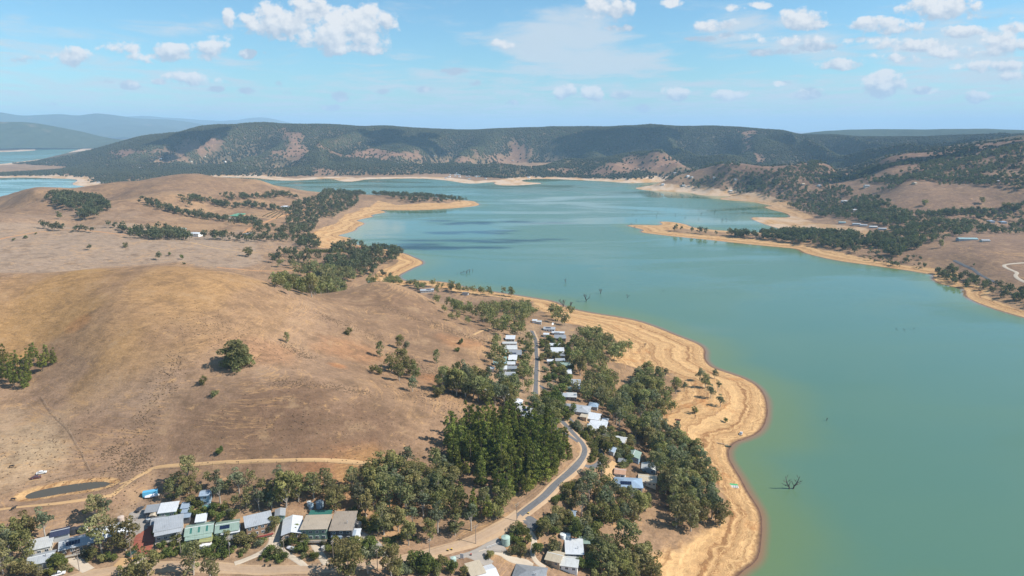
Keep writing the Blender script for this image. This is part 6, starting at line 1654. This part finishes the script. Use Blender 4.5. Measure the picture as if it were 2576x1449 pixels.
# tussocks and low dead thistles on the bare paddocks
R = np.random.default_rng(88)
TU = []
for line, wd_, n in [([(452,895),(425,940),(405,985),(375,1030),(345,1090),(320,1150)], 8, 420), ([(300,1175),(350,1150),(362,1160),(320,1185)], 7, 420), ([(268,1140),(285,1132)], 5, 90), ([(720,868),(750,885),(775,900)], 7, 260), ([(690,962),(760,965),(850,975),(930,990)], 5, 320),
                     ([(1090,820),(1140,835),(1190,850),(1230,862)], 8, 420), ([(960,770),(1040,800),(1100,815)], 8, 300), ([(800,790),(900,830),(960,850)], 9, 300), ([(480,800),(560,850),(640,880)], 26, 420), ([(1000,900),(1060,920),(1110,950)], 12, 300), ([(200,1190),(330,1250),(250,1270)], 14, 240), ([(560,1080),(800,1070),(1000,1100)], 30, 420), ([(20,1150),(200,1120)], 26, 240), ([(1020,980),(1120,1020),(1180,1060)], 14, 240)]:
    w = densify(atw(line), 2.0)
    p = w[R.integers(0, len(w), n)] + R.normal(0, wd_ * .6, (n, 2))
    TU.append(np.column_stack([p, R.uniform(.22, .5, n)]))
TU = np.concatenate(TU)
vz = height(TU[:, 0], TU[:, 1])
Vt = ico[None] * R.uniform(.6, 1.3, (len(TU), 11, 1)) * np.stack([TU[:, 2] * 1.1, TU[:, 2] * .9, TU[:, 2] * .55], -1)[:, None] + np.stack([TU[:, 0], TU[:, 1], vz + .1], -1)[:, None]
tag(obj('tussocks', mesh_np('tussocks', Vt.reshape(-1, 3), (icf[None] + (np.arange(len(TU)) * 11)[:, None, None]).reshape(-1, 3), paint('dry_tussock', (.135, .086, .046), .95, 0, .5, .5))), kind='stuff')

# vineyard rows
vr = []
for quad in ([(720,548),(765,527),(812,532),(770,560)], [(655,545),(690,530),(715,540),(700,552)], [(800,522),(850,518),(870,530),(815,534)]):
    w = atw(quad)
    nrow = max(4, int(np.hypot(*(w[3] - w[0])) / 9))
    for i in range(nrow):
        t_ = (i + .5) / nrow
        a, b2 = w[0] + (w[3] - w[0]) * t_, w[1] + (w[2] - w[1]) * t_
        m_ = int(np.hypot(*(b2 - a)) / 2.5)
        for j in range(m_):
            c_ = a + (b2 - a) * j / max(1, m_)
            vr.append((c_[0], c_[1], 2.4))
mass('vineyard_rows', vr, [low_tree(s, 5, 7, .16) for s in range(2)], LF, BARK, 63)
# clipped conifer hedge behind the red-roofed house
def hedge(label, line, h_, wdt, seed, mat=LP):
    R = np.random.default_rng(seed)
    p = densify(atw(line), 1.2)
    z = height(*p.T)
    C = np.concatenate([np.column_stack([p, z + h_ * f_]) for f_ in (.3, .7)])
    q4, tn = leaves(R, C + R.normal(0, .15, C.shape), np.full(len(C), wdt * .5), 16, wdt * .2, .3, 1.0)
    o_ = tag(obj('hedge', crown_mesh('hedge', q4, tn, mat)), label, 'hedge')
hedge('long dark clipped hedge leading to the red-roofed house', [(772, 634), (800, 635), (840, 636), (872, 632), (905, 634)], 5, 5, 301)
hedge('clipped hedge curving beside the power pole and red drive', [(322, 1394), (334, 1388), (345, 1378)], 1.6, 1.8, 302, LB)
hedge('clipped hedge before the narrow-fronted white house', [(1300, 908), (1312, 911), (1326, 913)], 2.2, 2.2, 303, LB)
hedge('dark hedge row crossing the paddock to the right of the cabins', [(2262, 585), (2290, 580), (2330, 573)], 6, 6, 304)

# ------------------------------------------------------------------ drowned trees in the lake
DM = [dead_mesh(s, 9) for s in range(400, 408)]
def drowned(u, v, h_, label, group=None, var=None, rz=None):
    p = flat(u, v)
    x, y = float(p[0]), float(p[1])
    g_ = float(height(x, y))
    o_ = tag(obj('dead_tree', DM[var if var is not None else int(RNG.integers(8))]), label, 'dead tree', group)
    o_.location = (x, y, max(g_, -.4) - .1); o_.rotation_euler = (0, 0, RNG.uniform(0, 6.3) if rz is None else rz)
    o_.scale = (h_ / 9 * 1.25,) * 3
def antler(label, u, v):
    m = MB()
    R = random.Random(9)
    for sgn in (-1, 1):
        b0 = Vector((sgn * .4, 0, -1.5))
        p1 = Vector((sgn * 1.2, .2, 1.2)); p2 = Vector((sgn * 2.4, .1, 3.2)); p3 = Vector((sgn * 3.4, 0, 6.6))
        m.tube([b0, p1, p2, p3], [.42, .34, .24, .08], 7)
        for (a, b2, r) in [(p1, (sgn * 4.6, .6, 2.6), .2), (p2, (sgn * .6, -.4, 5.4), .16), (p2, (sgn * 4.6, -.5, 4.6), .15), (p1, (sgn * .2, .8, 3.8), .14), (p3 * .8 + Vector((0, 0, .3)), (sgn * 2.2, .5, 6.9), .1)]:
            b2 = Vector(b2); mid = Vector(a).lerp(b2, .5) + Vector((R.uniform(-.4, .4), R.uniform(-.3, .3), R.uniform(-.3, .4)))
            m.tube([a, mid, b2], [r, r * .8, r * .35], 6)
            m.tube([mid, mid + Vector((R.uniform(-.8, .8), R.uniform(-.4, .4), 1.1))], [r * .6, r * .2], 5)
    p = flat(u, v)
    o_ = tag(m.build('dead_tree', DEAD), label, 'dead tree')
    o_.location = (float(p[0]), float(p[1]), 0); o_.scale = (1.4, 1.4, 1.4)
antler('wide antler-shaped dead tree standing in the green water', 1991, 1230)
for a in [(1474, 758, 15, 'forked dead tree in the water, tallest before the road end shore', None, 0), (1511, 739, 9, 'crooked dead tree in the water beyond the forked one', None, 1), (1578, 750, 8, 'thin dead stump in the water right of the crooked dead tree', None, 2), (1424, 712, 8, 'bushy dead tree farther out in the water', None, 3), (1419, 773, 15, 'tall two-stemmed dead tree at the waterline', None, 4), (1433, 777, 11, 'bent dead tree at the waterline right of the two-stemmed one', None, 5), (1668, 733, 4, 'low tangle of dead twigs far out in the water', None, 6), (2079, 1058, 4, 'single thin snag in the open green water', None, 7), (1700, 1245, 5, 'pale dead sapling on the slope before the shore belt', None, 2), (1748, 1052, 5, 'bare broken sapling on the sand', None, 7), (1672, 1046, 7, 'bare grey tree at the edge of the upper shore clump', None, 3), (1622, 873, 7, 'bare brown tree on the upper sand', None, 1), (1364, 1330, 8, 'bare white-limbed dead tree among the garden trees', None, 0)]:
    u, v, h_, lab, g_, var = a
    if v in (1245, 1052, 1046, 873, 1330):
        p = at(u, v)
        o_ = tag(obj('dead_tree', DM[var]), lab, 'dead tree'); o_.location = p; o_.scale = (h_ / 9,) * 3
    else:
        drowned(u, v, h_, lab, None, var)
R_ = random.Random(12)
for u, v in [(1592,540),(1600,556),(1588,566),(1572,484),(1577,478),(1566,486),(1596,485),(1612,484),(1642,488),(1659,486),(1690,517),(1713,519),(1758,524),(1777,521),(1738,534),(1699,541),(1765,537),(1797,536),(1817,535),(1764,540),(1800,530),(1838,517),(1858,522),(1870,529),(1877,530),(1919,545),(1757,553),(1725,548),(1818,555),(1829,554),(1843,556),(1722,548),(1630,530),(1654,536),(1600,530),(1615,545),(1650,545),(1676,526),(1781,515),(1810,515),(1725,512),(1836,528),(1382,472),(1244,506),(1250,505),(1512,573),(1520,578),(1598,575),(1690,492),(1720,494),(1745,495),(1660,490),(1702,489),(1635,484)]:
    drowned(u, v, R_.uniform(3.5, 8), 'dark snag in the crowd of drowned trees in the far inlet', 'drowned trees of the far inlet')
for u, v in [(1158,688),(1162,688),(1167,687),(1175,686),(1181,685),(1190,682),(1150,689),(1172,690)]:
    drowned(u, v, R_.uniform(4, 8), 'thin grey stick in the row of drowned trunks off the bay', 'drowned trunks off the bay')
for i in range(16):
    drowned(2276 + R_.uniform(-22, 26), 831 + R_.uniform(-5, 5), R_.uniform(1.2, 2.4), 'short snag in the cluster breaking the open water on the right', 'snag cluster in the open water')

# ------------------------------------------------------------------ cumulus added unseen above the frame to cast shade on lake and ranges
R = np.random.default_rng(123)
CV, CF, n0 = [], [], 0
for u, v, a_, b_, k in [(1085,622,120,42,9), (1215,583,90,34,7), (1310,606,130,26,8), (1180,560,70,40,6), (470,352,230,170,12), (2400,362,420,160,14), (1560,352,330,190,14), (1020,356,300,150,12), (2330,400,260,80,10), (1350,560,90,20,6), (1980,360,240,120,9)]:
    g_ = at(u, v)
    assert g_.length < 6500, (u, v)
    c_ = np.array(g_) + np.array(sdir) * ((1750 - g_.z) / sdir.z)
    for _ in range(k if a_ < 150 else k * 2):
        o3 = np.array([R.normal(0, a_ * .5), R.normal(0, b_ * .5), abs(R.normal(0, 18))])
        rr3 = np.array([a_ * R.uniform(.25, .45), b_ * R.uniform(.3, .55), R.uniform(14, 34)])
        CV.append(ico * R.uniform(.85, 1.15, (11, 1)) * rr3 + c_ + o3)
        CF.append(icf + n0); n0 += 11
cm_, t, b = new_mat('cloud_white')
b.inputs['Base Color'].default_value = (.85, .86, .88, 1); b.inputs['Roughness'].default_value = 1; b.inputs['Specular IOR Level'].default_value = 0
tag(obj('clouds', mesh_np('clouds', np.concatenate(CV), np.concatenate(CF), cm_, True)), kind='stuff')

# ------------------------------------------------------------------ the air
hzm = bpy.data.materials.new('pale_air')
hzm.use_nodes = True
hzm.node_tree.nodes.clear()
t = NT(hzm.node_tree)
pv_ = t.n('ShaderNodeVolumePrincipled')
pv_.inputs['Color'].default_value = (.47, .74, 1.0, 1)
pv_.inputs['Density'].default_value = 5.6e-5
pv_.inputs['Anisotropy'].default_value = 0.0
t.t.links.new(pv_.outputs[0], t.n('ShaderNodeOutputMaterial').inputs[1])
hx, hy0, hy1, z0, z1 = 48000, -3000, 48500, -9, 800
hv = np.array([(sx * hx, y, z) for z in (z0, z1) for y in (hy0, hy1) for sx in (-1, 1)], float)
hf = np.array([(0, 2, 3, 1), (4, 5, 7, 6), (0, 1, 5, 4), (2, 6, 7, 3), (0, 4, 6, 2), (1, 3, 7, 5)])
tag(obj('haze', mesh_np('haze', hv, hf, hzm)), kind='stuff')
